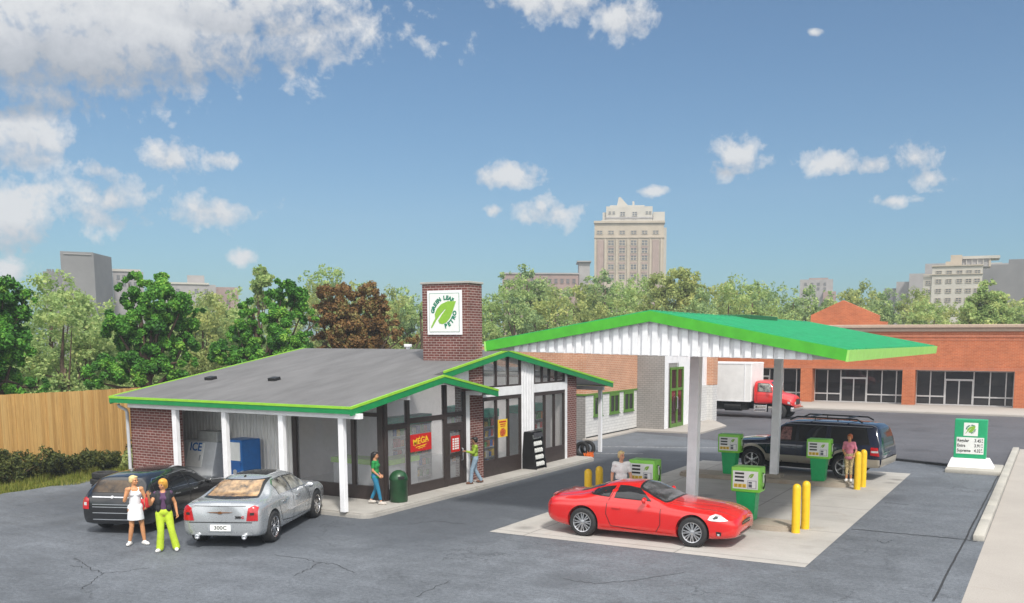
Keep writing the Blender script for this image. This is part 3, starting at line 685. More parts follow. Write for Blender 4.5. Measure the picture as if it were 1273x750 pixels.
b = MB(); rr = random.Random(5)
for k in range(46):
    a = rr.uniform(0, 2*pi); r = rr.uniform(0, .26); h = rr.uniform(.12, .30); x, y = r*cos(a)*.8, r*sin(a)*1.2; t = rr.uniform(0, pi); w = .035
    b.quad([(x-w*cos(t), y-w*sin(t), 0), (x+w*cos(t), y+w*sin(t), 0), (x+w*.7*cos(t)+.03, y+w*.7*sin(t), h*.7), (x+rr.uniform(-.05, .05), y+rr.uniform(-.05, .05), h)])
b.build('petals', M_ORANGE, fl)
for k, (x, y, z, rz) in enumerate(((-11.0, .15, .12, .0), (-11.03, .13, .335, .05), (-10.98, .17, .55, .03))):
    tyre('tyre', (x, y, z), (0, 0, rz), .42, .21, ('bottom', 'middle', 'topmost')[k]+' tyre of the grey stack left of the black wagon', 'stacked tyres beside the black wagon')
# ------------------------------------------------------------------ fuel canopy
CX, CY, CRZ, CRO = 9.228, 1.247, -.007, .0166
ca = thing('fuel_canopy', 'big white canopy with low gabled green roof over the fuel pumps, on two white columns', 'canopy', (CX, CY, 0), CRZ)
HW, DEP, CE, CR, TH = 5.089, 16.3, 5.145, 6.032, .27
Xr = Matrix.Rotation(CRO, 4, 'Y')
def cpart(name, b, m, par=ca, smooth=None):
    b.bm.transform(Xr); return b.build(name, m, par, smooth)
sl = (CR-CE)/HW
b = MB(); rb_ = MB()
for s in (-1, 1):
    b.solid([(0, .07, CR-.02), (s*(HW-.07), .07, CE-.02), (s*(HW-.07), DEP-.07, CE-.02), (0, DEP-.07, CR-.02)], (0, 0, -.08))
    n = int(DEP/.42)
    for i in range(n+1):
        y = .12+i*(DEP-.24)/n
        rb_.solid([(0, y-.10, CR-.018), (s*(HW-.08), y-.10, CE-.018), (s*(HW-.08), y+.10, CE-.018), (0, y+.10, CR-.018)], (0, 0, .075))
rf = cpart('roof', b, M_TEAL); tag(cpart('roof_ribs', rb_, mat('canopy_rib_green', (.012, .34, .12), .42, var=.14, scale=2.5), rf), 'lighter green roof ribs')
b = MB(); b.box(-.16, .16, .1, DEP-.1, CR-.06, CR+.035, .01); b.box(-.5, .5, DEP*.42, DEP*.62, CR-.05, CR+.10, .02); cpart('ridge_cap', b, mat('dark_ridge_green', (.012, .10, .035), .5, var=.15), rf)
for y0 in (0, DEP-.06):
    b = MB()
    for s in (-1, 1):
        b.solid([(0, y0, CR+.03), (s*HW, y0, CE+.03), (s*(HW-.03), y0, CE+.03-TH), (0, y0, CR+.03-TH)], (0, .06, 0))
    bmesh.ops.remove_doubles(b.bm, verts=b.bm.verts, dist=.0005); cpart('fascia', b, M_CGREEN)
for s in (-1, 1):
    b = MB(); b.solid([(s*(HW+.004), -.002, CE+.034), (s*(HW+.004), DEP+.002, CE+.034), (s*(HW-.03), DEP+.002, CE+.03-TH), (s*(HW-.03), -.002, CE+.03-TH)], (-s*.06, 0, 0)); tag(cpart('fascia', b, M_PLIME), 'paler lime eave fascia')
CH = 4.915; hwc = 4.17
for y0, sg_ in ((.20, -1), (DEP-.20, 1)):
    b = MB()
    b.solid([(-hwc, y0, CH), (hwc, y0, CH), (hwc, y0, CE-.0+sl*(HW-hwc)-.14), (0, y0, CR-.14), (-hwc, y0, CE+sl*(HW-hwc)-.14)], (0, -sg_*.05, 0))
    k = -hwc+.02
    while k < hwc-.1:
        zt = CR-sl*abs(k+.075)-.16
        b.solid([(k, y0, CH+.012), (k+.15, y0, CH+.012), (k+.15, y0, CR-sl*abs(k+.15)-.16), (k, y0, CR-sl*abs(k)-.16)], (0, sg_*.075, 0), 0); k += .278
    cpart('gable_cladding', b, M_WHITE)
b = MB(); b.solid([(-hwc, .25, CH+.01), (hwc, .25, CH+.01), (HW-.1, .25, CE-.19), (0, .25, CR-.16), (-HW+.1, .25, CE-.19)], (0, DEP-.5, 0)); cpart('ceiling', b, M_SOFFIT)
for i, cy in enumerate((4.75, 13.55)):
    b = MB(); b.box(-.145, .145, cy-CY-.145, cy-CY+.145, .15, 4.9, .012); c_ = cpart('column', b, M_WHITE)
    b = MB(); b.box(-.33, .30, cy-CY-.30, cy-CY+.30, .14, .26, .02); cpart('column_base', b, M_ISLE, c_)
# ------------------------------------------------------------------ fuel pumps
def make_pump(lab, loc):
    p = thing('fuel_pump', lab, 'fuel pump', loc, 0, 'fuel pumps under the canopy')
    b = MB(); a0 = [(-.235, -.19, 0), (.235, -.19, 0), (.235, .19, 0), (-.235, .19, 0)]; a1 = [(-.30, -.23, .88), (.30, -.23, .88), (.30, .23, .88), (-.30, .23, .88)]
    A = [b.bm.verts.new(v) for v in a0]; B = [b.bm.verts.new(v) for v in a1]
    for i in range(4): b._f([A[i], A[(i+1) % 4], B[(i+1) % 4], B[i]])
    b._f(A[::-1]); b._f(B); bmesh.ops.bevel(b.bm, geom=b.bm.edges[:], offset=.02, segments=2, affect='EDGES')
    b.build('base', mat('pump_green', (.008, .34, .105), .38, var=.06), p)
    b = MB(); b.box(-.43, .43, -.27, .27, .84, 1.56, .035); hd = b.build('head', mat('pump_lime', (.22, .60, .055), .36, var=.05), p, 40)
    M = facing((0, -.272, 1.20), (0, -1, 0))
    b = MB(); plate(b, M, rect(-.37, .37, -.27, .25), .006); b.build('face_panel', M_PLATE, hd)
    M2 = M @ Matrix.Translation((0, 0, .0065)); b = MB()
    for k in range(3): plate(b, M2, rect(-.31, -.04, .15-k*.105, .205-k*.105), .005)
    b.build('display', M_INK, hd)
    b = MB()
    for k in range(3): plate(b, M2, rect(-.33+k*.125, -.225+k*.125, -.225, -.125), .012)
    b.build('grade_buttons', M_YTXT, hd)
    b = MB()
    for k in range(3):
        for j in range(3): plate(b, M2 @ Matrix.Translation((0, 0, .0125)), rect(-.315+k*.125, -.24+k*.125, -.215+j*.03, -.205+j*.03), .002)
    b.build('button_print', M_INK, hd)
    b = MB(); plate(b, M2, rect(.06, .33, -.245, -.01), .004); b.build('card_reader_frame', M_STEEL, hd)
    b = MB(); plate(b, M2 @ Matrix.Translation((0, 0, .0045)), rect(.085, .305, -.225, -.03), .005); b.build('card_reader', M_PLATE, hd)
    b = MB(); plate(b, M2 @ Matrix.Translation((0, 0, .010)), rect(.10, .20, -.10, -.05), .003); plate(b, M2 @ Matrix.Translation((0, 0, .010)), rect(.10, .20, -.21, -.12), .003)
    b.build('card_reader_screen', mat('reader_screen', (.08, .09, .11), .3, var=.05), hd)
    b = MB(); leaf(b, M2 @ Matrix.Translation((.17, .12, 0)), .24, .004); b.build('leaf_emblem', M_LEAFG, hd)
    b = MB(); b.tube([(.435, -.05, 1.40), (.50, -.05, 1.36), (.52, -.06, 1.20), (.50, -.05, 1.02), (.46, .0, .93), (.44, .08, .98)], .018, 8); b.build('hose', M_RUBBER, p, 60)
    b = MB(); b.obox((.475, -.02, 1.22), (.07, .06, .22), None, .015); b.tube([(.475, -.02, 1.32), (.50, -.10, 1.38), (.50, -.16, 1.36)], .018, 8); b.build('nozzle', M_PLATE, p, 50)
    return p
pm = make_pump('lime fuel pump nearest the nose of the red coupe', (10.96, 4.78, .15))
dup(pm, (7.70, 4.85, .15), 0, 'lime fuel pump behind the man in the white shirt and the red coupe')
dup(pm, (7.58, 13.55, .15), 0, 'lime fuel pump on the far island in front of the navy hood')
dup(pm, (11.06, 13.35, .15), 0, 'lime fuel pump on the far island in front of the navy rear door')
def bollard(lab, loc):
    b = MB(); r = .118; b.lathe([(r, 0), (r, 1.24), (r*.95, 1.29), (r*.78, 1.335), (r*.5, 1.365), (.01, 1.38)], (0, 0, 0), 24); o = b.build('bollard', M_YEL, None, 50); o.location = loc; return tag(o, lab, 'bollard', 'yellow bollards')
b0 = bollard('yellow bollard in front, at the bare end of the nearest island', (12.50, 4.28, 0))
for l_, loc in (('yellow bollard half hidden behind the nearest bollard', (12.60, 4.95, 0)), ('yellow bollard just right of the woman in pink, nearer of the pair', (12.55, 12.82, 0)),
                ('yellow bollard behind another one beside the woman in pink', (12.62, 13.50, 0)), ('yellow bollard behind the tail of the red coupe, left one of its pair', (6.06, 4.25, 0)),
                ('yellow bollard behind the tail of the red coupe, nearer the man in white', (6.10, 4.95, 0))): dup(b0, loc, 0, l_)
# ------------------------------------------------------------------ price sign
b = MB(); b.box(14.85, 16.93, 18.95, 21.3, -.05, .16, .05); tag(b.build('sign_island', M_KERB, smooth=40), kind='structure')
sx, sy_ = 15.62, 20.1
pg = thing('price_sign', 'green fuel price sign with leaf logo and price list on a white plinth', 'price sign', (sx, sy_, .16))
b = MB(); A = [b.bm.verts.new(v) for v in ((-.75, -.42, 0), (1.0, -.42, 0), (1.0, .42, 0), (-.75, .42, 0))]; B = [b.bm.verts.new(v) for v in ((-.62, -.30, .36), (.80, -.30, .36), (.80, .30, .36), (-.62, .30, .36))]
for i in range(4): b._f([A[i], A[(i+1) % 4], B[(i+1) % 4], B[i]])
b._f(A[::-1]); b._f(B); b.build('plinth', M_WHITE, pg)
b = MB(); b.box(-.55, .68, -.22, .22, .36, 1.95, .02); b.build('board', mat('sign_green', (.010, .33, .14), .4, var=.06), pg)
M = facing((sx+.07, sy_-.222, .16+1.55), (0, -1, 0)); b = MB(); plate(b, M, rect(-.27, .27, -.27, .27), .006); b.build('logo_panel', M_PLATE, pg, world=True)
leaf_sign(M @ Matrix.Translation((0, 0, .006)), .5, pg)
M = facing((sx+.065, sy_-.222, .16+.88), (0, -1, 0)); b = MB(); plate(b, M, rect(-.52, .52, -.34, .34), .006); b.build('price_panel', M_PLATE, pg, world=True)
b = MB()
for k, (t, pr) in enumerate((('Regular', '3.45'), ('Extra', '3.91'), ('Supreme', '4.32'))):
    y = .205-k*.205
    b.text(t, .17, M @ Matrix.Translation((-.49, y, .010)), .004, .003, 'LEFT', .86); b.text(pr, .175, M @ Matrix.Translation((.41, y, .010)), .004, .003, 'RIGHT', .84)
    b.text('9', .085, M @ Matrix.Translation((.45, y+.05, .010)), .004, .003)
    b.text('10', .06, M @ Matrix.Translation((.455, y-.04, .010)), .004, .002)
b.build('lettering', M_INK, pg, world=True)
# ------------------------------------------------------------------ workshop behind the station
WG = thing('workshop_building', 'workshop of white block and orange brick with green windows, behind the store', 'building', (-5, 30, 0))
def wpart(n, b, m, par=WG): return b.build(n, m, par, world=True)
gx = -3.40
b = MB()
b.box(-11, gx, 22.8, 29.5, 0, 2.36); wpart('block_wall', b, M_BLOCKW)
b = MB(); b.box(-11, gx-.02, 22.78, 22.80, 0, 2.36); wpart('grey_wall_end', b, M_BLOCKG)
b = MB(); b.box(-11, gx+.02, 22.76, 29.5, 2.46, 4.95); wpart('brick_wall', b, M_BRICKO)
b = MB(); b.box(-11.05, gx+.05, 22.73, 29.5, 2.362, 2.458, .01); wpart('trim_band', b, mat('workshop_green', (.085, .19, .03), .45, var=.1))
b = MB(); b.box(-11.03, gx+.04, 22.73, 29.5, 4.952, 5.03, .01); wpart('coping', b, M_WALK)
b = MB(); b.box(gx, gx+.012, 22.85, 29.49, .0, .16); b.box(-6, -1.66, 29.485, 29.50, 0, .10); wpart('base_band', b, M_DARK)
MG = MATS['workshop_green']; M_DGL = mat('dark_window', (.018, .022, .02), .06, var=.2, spec=.7)
for y0, y1 in ((23.72, 24.75), (25.72, 26.95), (27.62, 28.95)):
    b = MB(); z0, z1 = 1.22, 2.36
    for q in ((gx, gx+.06, y0, y0+.10, z0, z1), (gx, gx+.06, y1-.10, y1, z0, z1), (gx, gx+.06, y0+.1, y1-.1, z0, z0+.10), (gx, gx+.06, y0+.1, y1-.1, z1-.16, z1-.002), (gx, gx+.05, (y0+y1)/2-.04, (y0+y1)/2+.04, z0+.1, z1-.16)): b.box(*q)
    b.box(gx, gx+.10, y0-.04, y1+.04, z0-.06, z0-.002); w = wpart('window', b, MG)
    b = MB(); b.box(gx+.003, gx+.02, y0+.1, y1-.1, z0+.1, z1-.16); wpart('pane', b, M_DGL, w)
b = MB(); b.box(-8, -1.66, 29.5, 31.6, 0, 4.95); wpart('entrance_tower', b, M_BLOCKG)
b = MB(); b.box(-8, -1.64, 29.56, 36.8, 3.95, 4.96); b.box(-8, -1.64, 31.6, 36.8, 0, 3.95); b.box(-1.70, -1.64, 29.56, 30.1, 0, 3.95); b.box(-1.70, -1.64, 31.58, 31.7, 0, 3.95); wpart('white_wall', b, M_WHITE)
b = MB(); x = -1.64
for q in ((30.30, 30.42, .12, 3.7), (32.25, 32.4, .12, 3.7), (31.28, 31.44, .12, 3.7)): b.box(x, x+.09, q[0], q[1], q[2], q[3])
for z0, z1 in ((.12, .34), (2.3, 2.46), (3.55, 3.70)): b.box(x, x+.075, 30.42, 31.28, z0, z1); b.box(x, x+.075, 31.44, 32.25, z0, z1)
dr = wpart('door', b, MG); b = MB(); b.box(x+.004, x+.03, 30.3, 32.35, .12, 3.6); wpart('pane', b, mat('plum_window', (.05, .022, .025), .08, var=.2), dr)
b = MB(); b.tube([(x+.09, 31.22, 1.2), (x+.16, 31.22, 1.22), (x+.16, 31.22, 1.9), (x+.09, 31.22, 1.92)], .03, 8); wpart('handle', b, M_STEEL, dr)
b = MB(); b.box(-7, -1.2, 36.8, 37.6, 0, 2.4); b.box(-1.63, -1.58, 34.9, 36.8, .1, 2.4); wpart('side_wall', b, M_BLOCKW)
b = MB(); b.box(-7, -1.18, 36.78, 37.62, 2.402, 4.9); wpart('side_brick', b, M_BRICKO)
# ------------------------------------------------------------------ row of brick shops
SH = thing('brick_shop_row', 'long low orange brick shop building with dark glazed shopfronts and pale coping', 'building', (4, 58, 0), RD(1.0))
def spart(n, b, m, par=SH): return b.build(n, m, par)          # local: x along the front from the building's middle
P0 = -4.15
pil = [P0-16.36, P0-8.18, P0, P0+8.18, P0+16.36, P0+24.5]
xl, xr = P0-20, P0+30
b = MB(); b.box(xl, xr, -.35, 14, 2.95, 6.0); spart('brick_wall', b, M_BRICKR)
b = MB(); b.box(xl, xr, -.40, -.352, 2.952, 3.18); b.box(xl, xr, -.40, -.352, 5.55, 5.72); b.box(xl, xr, -.37, -.353, 5.30, 5.40); spart('brick_course', b, brick('soldier_brick', (.44, .12, .05), (.50, .15, .07), (.50, .24, .15), .10, .3, .010, var=.2))
b = MB(); b.box(xl, xr, -.50, 14.1, 6.0, 6.28, .03); b.box(xl, xr, -.72, 14.2, 6.282, 6.55, .05); spart('coping', b, mat('tan_coping', (.40, .30, .23), .7, var=.06, dirt=.15))
for x in pil: b = MB(); b.box(x-.48, x+.48, -.42, .9, .1, 2.95); spart('brick_pillar', b, M_BRICKR)
M_ALU = mat('shopfront_aluminium', (.46, .45, .45), .4, .3, var=.08); M_SGL = glass('dark_shop_glass', (.10, .10, .11), 1.0, (.045, .040, .042), .5)
b = MB(); b.box(xl, xr, 4.2, 4.3, .1, 2.94); spart('inner_wall', b, mat('dim_shop_wall', (.16, .13, .12), .8, var=.4, scale=1.2))
for i in range(len(pil)-1):
    x0, x1 = pil[i]+.48, pil[i+1]-.48; yf = .75; w = x1-x0
    b = MB(); cols = [0, .08, .155, .225, .33, .43, .53, .61, .69, .77, .85, .93, 1.0]
    cuts = [x0+w*f for f in (.0, .147, .297, .593, .758, .916, .994)]
    for k, cx in enumerate(cuts): b.box(cx-.035, cx+.055, yf-.06, yf+.06, .12, 2.95)
    for k in range(6):
        a, c = cuts[k]+.055, cuts[k+1]-.035
        if k == 2:
            b.box(a, c, yf-.055, yf+.05, 2.1, 2.25); b.box((a+c)/2-.05, (a+c)/2+.05, yf-.055, yf+.05, .12, 2.1)
            b.box(a, a+.06, yf-.05, yf+.045, .12, 2.1); b.box(c-.06, c, yf-.05, yf+.045, .12, 2.1); b.box(a+.06, c-.06, yf-.045, yf+.04, .12, .24)
        else: b.box(a, c, yf-.055, yf+.05, .78, .89); b.box(a, c, yf-.055, yf+.05, .12, .22)
    b.box(x0, x1, yf-.05, yf+.05, 2.83, 2.948)
    w_ = spart('shopfront', b, M_ALU); b = MB(); b.box(x0, x1, yf-.004, yf+.004, .13, 2.9); spart('pane', b, M_SGL, w_)
b = MB(); gx0 = -3.1
b.solid([(gx0-3.1, 9.0, 6.0), (gx0+3.9, 9.0, 6.0), (gx0+3.9, 9.0, 6.98), (gx0+3.2, 9.0, 7.02), (gx0+3.2, 9.0, 7.55), (gx0, 9.0, 8.95), (gx0-2.9, 9.0, 7.62), (gx0-2.9, 9.0, 7.0), (gx0-3.1, 9.0, 6.95)], (0, 1.0, 0)); spart('brick_gable', b, M_BRICKR)
# ------------------------------------------------------------------ wooden fence
FN = thing('wooden_fence', 'tall tan board fence behind the bushes left of the store', 'fence', (-17, 8, 0))
m, nt, bs = new_mat('tan_fence_boards'); v, ov = wall_vec(nt); sp = _n(nt, 'ShaderNodeSeparateXYZ'); nt.links.new(v, sp.inputs[0])
wn = _n(nt, 'ShaderNodeTexWhiteNoise', noise_dimensions='1D'); nt.links.new(_math(nt, 'FLOOR', _math(nt, 'DIVIDE', sp.outputs[0], .155)), wn.inputs['W'])
o = _ramp(nt, wn.outputs['Value'], [(0, (.42, .235, .070)), (.5, (.52, .30, .095)), (1, (.58, .365, .13))])
mp = _n(nt, 'ShaderNodeMapping'); mp.inputs['Scale'].default_value = (12, 12, .8); nt.links.new(ov, mp.inputs[0])
o = _mix(nt, 1, o, _ramp(nt, _noise(nt, mp.outputs[0], 1.4, 6, .7, .8), [(.3, .72), (.7, 1.08)]), 'MULTIPLY'); nt.links.new(o, bs.inputs['Base Color']); bs.inputs['Roughness'].default_value = .8
b = MB(); y = -14.07; rr = random.Random(2)
while y < 40:
    h = 3.19+rr.uniform(-.012, .012); t = rr.choice((0, .025)); b.box(-17.03+t, -16.98+t, y+.004, y+.151, .03, h); y += .155
fo = FN; b.build('boards', m, FN, world=True)
b = MB()
for z in (.5, 1.6, 2.8): b.box(-17.12, -17.031, -14, 40, z, z+.09)
y = -14
while y < 40: b.box(-17.24, -17.121, y, y+.12, 0, 3.0); y += 2.4
b.build('rails', M_SIDING, FN, world=True)
# ------------------------------------------------------------------ vehicles
def paint(name, col, metal=0.0, rough=.28, coat=1.0):
    m, nt, b = new_mat(name); tc = _n(nt, 'ShaderNodeTexCoord')
    o = _ramp(nt, _noise(nt, tc.outputs['Object'], 2.2, 5, .6), [(.3, tuple(c*.97 for c in col)), (.7, col)])
    nt.links.new(o, b.inputs['Base Color']); b.inputs['Metallic'].default_value = metal
    nt.links.new(_ramp(nt, _noise(nt, tc.outputs['Object'], 5, 5, .7), [(.3, max(.05, rough-.02)), (.75, rough+.03)]), b.inputs['Roughness'])
    b.inputs['Coat Weight'].default_value = coat; b.inputs['Coat Roughness'].default_value = .05; MATS[name] = m; return m
P_RED = paint('red_car_paint', (.58, .010, .009), 0, .2); P_SILV = paint('silver_car_paint', (.42, .44, .46), .45, .27); P_BLK = paint('black_car_paint', (.008, .008, .009), 0, .22)
P_NAVY = paint('navy_car_paint', (.006, .012, .034), 0, .25); P_TAN = paint('tan_cladding', (.40, .36, .30), .4, .4, .3); P_TRUCK = paint('truck_red_paint', (.60, .015, .015), 0, .35)
P_BOX = mat('white_box_panel', (.72, .71, .70), .4, var=.05, scale=1.5, dirt=.1)
G_DARK = mat('car_glass_dark', (.012, .013, .015), .06, var=.3, scale=4, spec=.6, coat=.3); G_TAN = mat('car_glass_tan', (.30, .185, .085), .10, var=.6, scale=5, spec=.6, coat=.6)
G_PALE = mat('car_glass_pale', (.20, .195, .17), .08, var=.7, scale=4, spec=.6, coat=.6); G_GREY = mat('car_glass_grey', (.06, .062, .066), .07, var=.8, scale=3.5, spec=.6, coat=.5)
M_TAIL = mat('tail_light_red', (.42, .006, .010), .12, var=.2, coat=1); M_LAMP = mat('lamp_clear', (.66, .68, .70), .10, .3, var=.25, scale=18, coat=1); M_TRIM = mat('black_trim', (.014, .014, .015), .35, var=.1)
def pchip(xs, ys, x):
    n = len(xs)
    if x <= xs[0]: return ys[0]
    if x >= xs[-1]: return ys[-1]
    h = [xs[i+1]-xs[i] for i in range(n-1)]; d = [(ys[i+1]-ys[i])/h[i] for i in range(n-1)]
    def m(i):
        if i == 0: return d[0]
        if i == n-1: return d[-1]
        if d[i-1]*d[i] <= 0: return 0
        w1 = 2*h[i]+h[i-1]; w2 = h[i]+2*h[i-1]; return (w1+w2)/(w1/d[i-1]+w2/d[i])
    i = max(k for k in range(n-1) if xs[k] <= x); t = (x-xs[i])/h[i]; a, b = m(i), m(i+1)
    return ys[i]*(1+2*t)*(1-t)**2+h[i]*a*t*(1-t)**2+ys[i+1]*t*t*(3-2*t)+h[i]*b*t*t*(t-1)
def chaikin(p, it=2):
    for _ in range(it):
        q = [p[0]]
        for i in range(len(p)-1):
            a, b = p[i], p[i+1]; q += [(a[0]*.75+b[0]*.25, a[1]*.75+b[1]*.25), (a[0]*.25+b[0]*.75, a[1]*.25+b[1]*.75)]
        q.append(p[-1]); p = q
    return p
def section(zb, w, zs, ws, zr, wr, cr, crease=.0):
    zm = zb+.48*(zs-zb); g = max(zr-zs, .02); r = min(.10, g*.45)
    return chaikin([(0, zb), (w-.14, zb), (w-.03, zb+.07), (w, zm), (w-.004, zs-.14*(zs-zb)), (ws, zs), (ws*.35+wr*.65+.03*min(1, g/.3), zs+g*.55), (wr, zr-r), (wr-.13, zr), (wr*.4, zr+cr*.8), (0, zr+cr)])
def shell(keys, wells, R, wellw, n=84):
    xs = [k[0] for k in keys]; cols = list(zip(*[k[1:] for k in keys])); bm = bmesh.new(); rings = []
    L = xs[-1]; st = sorted(set([L*(.5-.5*cos(pi*i/n))*.35+L*i/n*.65 for i in range(n+1)]))
    for x in st:
        half = section(*[pchip(xs, c, x) for c in cols])
        full = [(y, z) for y, z in half]+[(-y, z) for y, z in half[-2:0:-1]]
        rings.append([bm.verts.new((x, y, z)) for y, z in full])
    m = len(rings[0])
    for i in range(len(rings)-1):
        for k in range(m): bm.faces.new([rings[i][k], rings[i][(k+1) % m], rings[i+1][(k+1) % m], rings[i+1][k]])
    bm.faces.new(rings[0]); bm.faces.new(rings[-1][::-1]); bmesh.ops.recalc_face_normals(bm, faces=bm.faces)
    me = bpy.data.meshes.new('shell'); bm.to_mesh(me); bm.free(); return me
def carve(me, cutters):
    o = bpy.data.objects.new('carving', me); COL.objects.link(o); tmp = []
    for c in cutters:
        q = bpy.data.objects.new('cutter', c); COL.objects.link(q); tmp.append(q); md = o.modifiers.new('cut', 'BOOLEAN'); md.object = q; md.operation = 'DIFFERENCE'; md.solver = 'EXACT'
    dg = bpy.context.evaluated_depsgraph_get(); dg.update(); out = bpy.data.meshes.new_from_object(o.evaluated_get(dg))
    for q in tmp: bpy.data.objects.remove(q)
    bpy.data.objects.remove(o); return out
def cyl_mesh(c, r, y0, y1):
    b = MB(); b.lathe([(r, y0), (r, y1)], c, 40, 'y'); bmesh.ops.recalc_face_normals(b.bm, faces=b.bm.faces); me = bpy.data.meshes.new('well'); b.bm.to_mesh(me); b.bm.free(); return me
AX = {'left': lambda a, b: (Vector((a, 4, b)), Vector((0, -1, 0))), 'right': lambda a, b: (Vector((a, -4, b)), Vector((0, 1, 0))), 'rear': lambda a, b: (Vector((-4, a, b)), Vector((1, 0, 0))),
      'front': lambda a, b: (Vector((9, a, b)), Vector((-1, 0, 0))), 'top': lambda a, b: (Vector((a, b, 6)), Vector((0, 0, -1)))}
def patch(bvh, polys, side, m, name, par, off=.004, res=.07, smooth=30, dirv=None):
    bm = bmesh.new()
    for poly in polys:
        f = bm.faces.new([bm.verts.new((a, b, 0)) for a, b in poly])
    bmesh.ops.triangulate(bm, faces=bm.faces[:])
    for _ in range(7):
        e = [x for x in bm.edges if x.calc_length() > res]
        if not e: break
        bmesh.ops.subdivide_edges(bm, edges=e, cuts=1); bmesh.ops.triangulate(bm, faces=[f for f in bm.faces if len(f.verts) > 3])
    dead = []
    for v in bm.verts:
        o, d = AX[side](v.co.x, v.co.y)
        if dirv: d = Vector(dirv).normalized(); o = o-d*3 if False else o
        h = bvh.ray_cast(o, d)
        if h[0] is None: dead.append(v); continue
        n = h[1] if h[1].dot(d) < 0 else -h[1]; v.co = h[0]+n*off
    bmesh.ops.delete(bm, geom=dead, context='VERTS')
    c = AX[side](0, 0)[1]; bm.normal_update()
    fl = [f for f in bm.faces if f.normal.dot(c) > 0]; bmesh.ops.reverse_faces(bm, faces=fl)
    me = bpy.data.meshes.new(name); bm.to_mesh(me); bm.free(); return link(name, me, m, par, smooth)
def line(pts, w=.014):               # thin strip polygons along a polyline
    out = []
    for (a, b), (c, d) in zip(pts[:-1], pts[1:]):
        l = math.hypot(c-a, d-b); nx, ny = -(d-b)/l*w/2, (c-a)/l*w/2; out.append([(a+nx, b+ny), (a-nx, b-ny), (c-nx, d-ny), (c+nx, d+ny)])
    return out
def wheel(par, x, y, R, w, spokes, out, rimc=M_ALLOY, double=False, rr=.68):
    s = 1 if out > 0 else -1; b = MB(); prof = [(R*rr*.98, -.40), (R*rr, -.48), (R*.86, -.52), (R*.95, -.46), (R, -.32), (R, .32), (R*.95, .46), (R*.86, .52), (R*rr, .48), (R*rr*.98, .40)]
    b.lathe([(r, h*w) for r, h in prof], (0, 0, 0), 40, 'y', None, False); t = b.build('wheel', M_RUBBER, par, 45); t.location = (x, y, R)
    r2 = R*rr; b = MB()
    b.lathe([(r2*1.01, s*w*.44), (r2, s*w*.5), (r2*.93, s*w*.48), (r2*.90, s*w*.30), (r2*.9, s*w*.05)], (0, 0, 0), 40, 'y', None, False)
    for k in range(spokes):
        a0 = 2*pi*k/spokes
        for da in ((-.10, .10) if double else (0,)):
            a = a0+da; p0 = Vector((sin(a0+da*.6)*r2*.14, s*w*.42, cos(a0+da*.6)*r2*.14)); p1 = Vector((sin(a+da*.6)*r2*.93, s*w*.40, cos(a+da*.6)*r2*.93)); dv_ = (p1-p0); tv = Vector((dv_.z, 0, -dv_.x)).normalized(); wd = r2*(.055 if double else .10)
            b.solid([p0-tv*wd, p0+tv*wd, p1+tv*wd*1.1, p1-tv*wd*1.1], (0, -s*.02, 0))
    b.lathe([(r2*.24, s*w*.30), (r2*.22, s*w*.45), (r2*.05, s*w*.48)], (0, 0, 0), 20, 'y'); b.build('rim', rimc, t, 40)
    b = MB(); b.lathe([(r2*.99, s*w*.02), (r2*.99, s*w*.10), (.02, s*w*.10)], (0, 0, 0), 24, 'y'); b.build('wheel_disc', M_DARK, t)
def mirror_(par, x, y, z, s, m):
    b = MB(); b.ball((0, s*.09, .0), (.055, .11, .075), 3); b.tube([(0, -s*.03, -.03), (0, s*.05, -.02)], .025, 8); o = b.build('mirror', m, par, 60); o.location = (x, y, z)
def vehicle(name, label, O, ang, s): return thing(name, label, 'car', (*O, 0), ang, None, s)
def make_car(par, keys, m, R, axr, axf, yw, tw=.24, spokes=5, double=False, rimc=M_ALLOY, wellR=None):
    me = shell(keys, None, R, None); wr_ = wellR or R+.055
    cut = [cyl_mesh((ax, 0, R+.01), wr_, y0, y1) for ax in (axr, axf) for y0, y1 in ((yw-tw-.12, 1.4), (-1.4, -yw+tw+.12))]
    me = carve(me, cut); me.materials.clear()
    bvh = BVHTree.FromPolygons([v.co.copy() for v in me.vertices], [tuple(p.vertices) for p in me.polygons])
    body = link('body', me, m, par, 32)
    for ax in (axr, axf):
        for sd_ in (1, -1):
            wheel(par, ax, sd_*yw, R, tw, spokes, sd_, rimc, double)
    b = MB(); b.box(axr-.3, axf+.3, -.6, .6, R*.55, R*1.1)
    for ax in (axr, axf):
        for sd_ in (1, -1): b.lathe([(wr_-.012, min(sd_*(yw-tw-.1), sd_*(yw+.02))), (wr_-.012, max(sd_*(yw-tw-.1), sd_*(yw+.02)))], (ax, 0, R+.01), 28, 'y') if False else b.box(ax-.25, ax+.25, sd_*(yw-tw-.14)-.02, sd_*(yw-tw-.14)+.02, R*.4, R*1.8)
    b.build('underbody', M_DARK, par); return body, bvh
def both(bvh, polys, m, name, par, off=.004, res=.08): return [patch(bvh, polys, s, m, name, par, off, res) for s in ('left', 'right')]
def mirror_y(polys): return [[(-a, b) for a, b in p][::-1] for p in polys]
def side_windows(bvh, par, wins, g, trim=M_TRIM, grow=.022):
    for s in ('left', 'right'):
        for w_ in wins:
            cx = sum(p[0] for p in w_)/len(w_); cz = sum(p[1] for p in w_)/len(w_)
            big = [(a+(a-cx)/abs((a-cx) or 1)*grow, b+(b-cz)/abs((b-cz) or 1)*grow) for a, b in w_]
            o = patch(bvh, [w_], s, g, 'window', par, .008, .10); patch(bvh, [big], s, trim, 'window_frame', o, .004, .10)
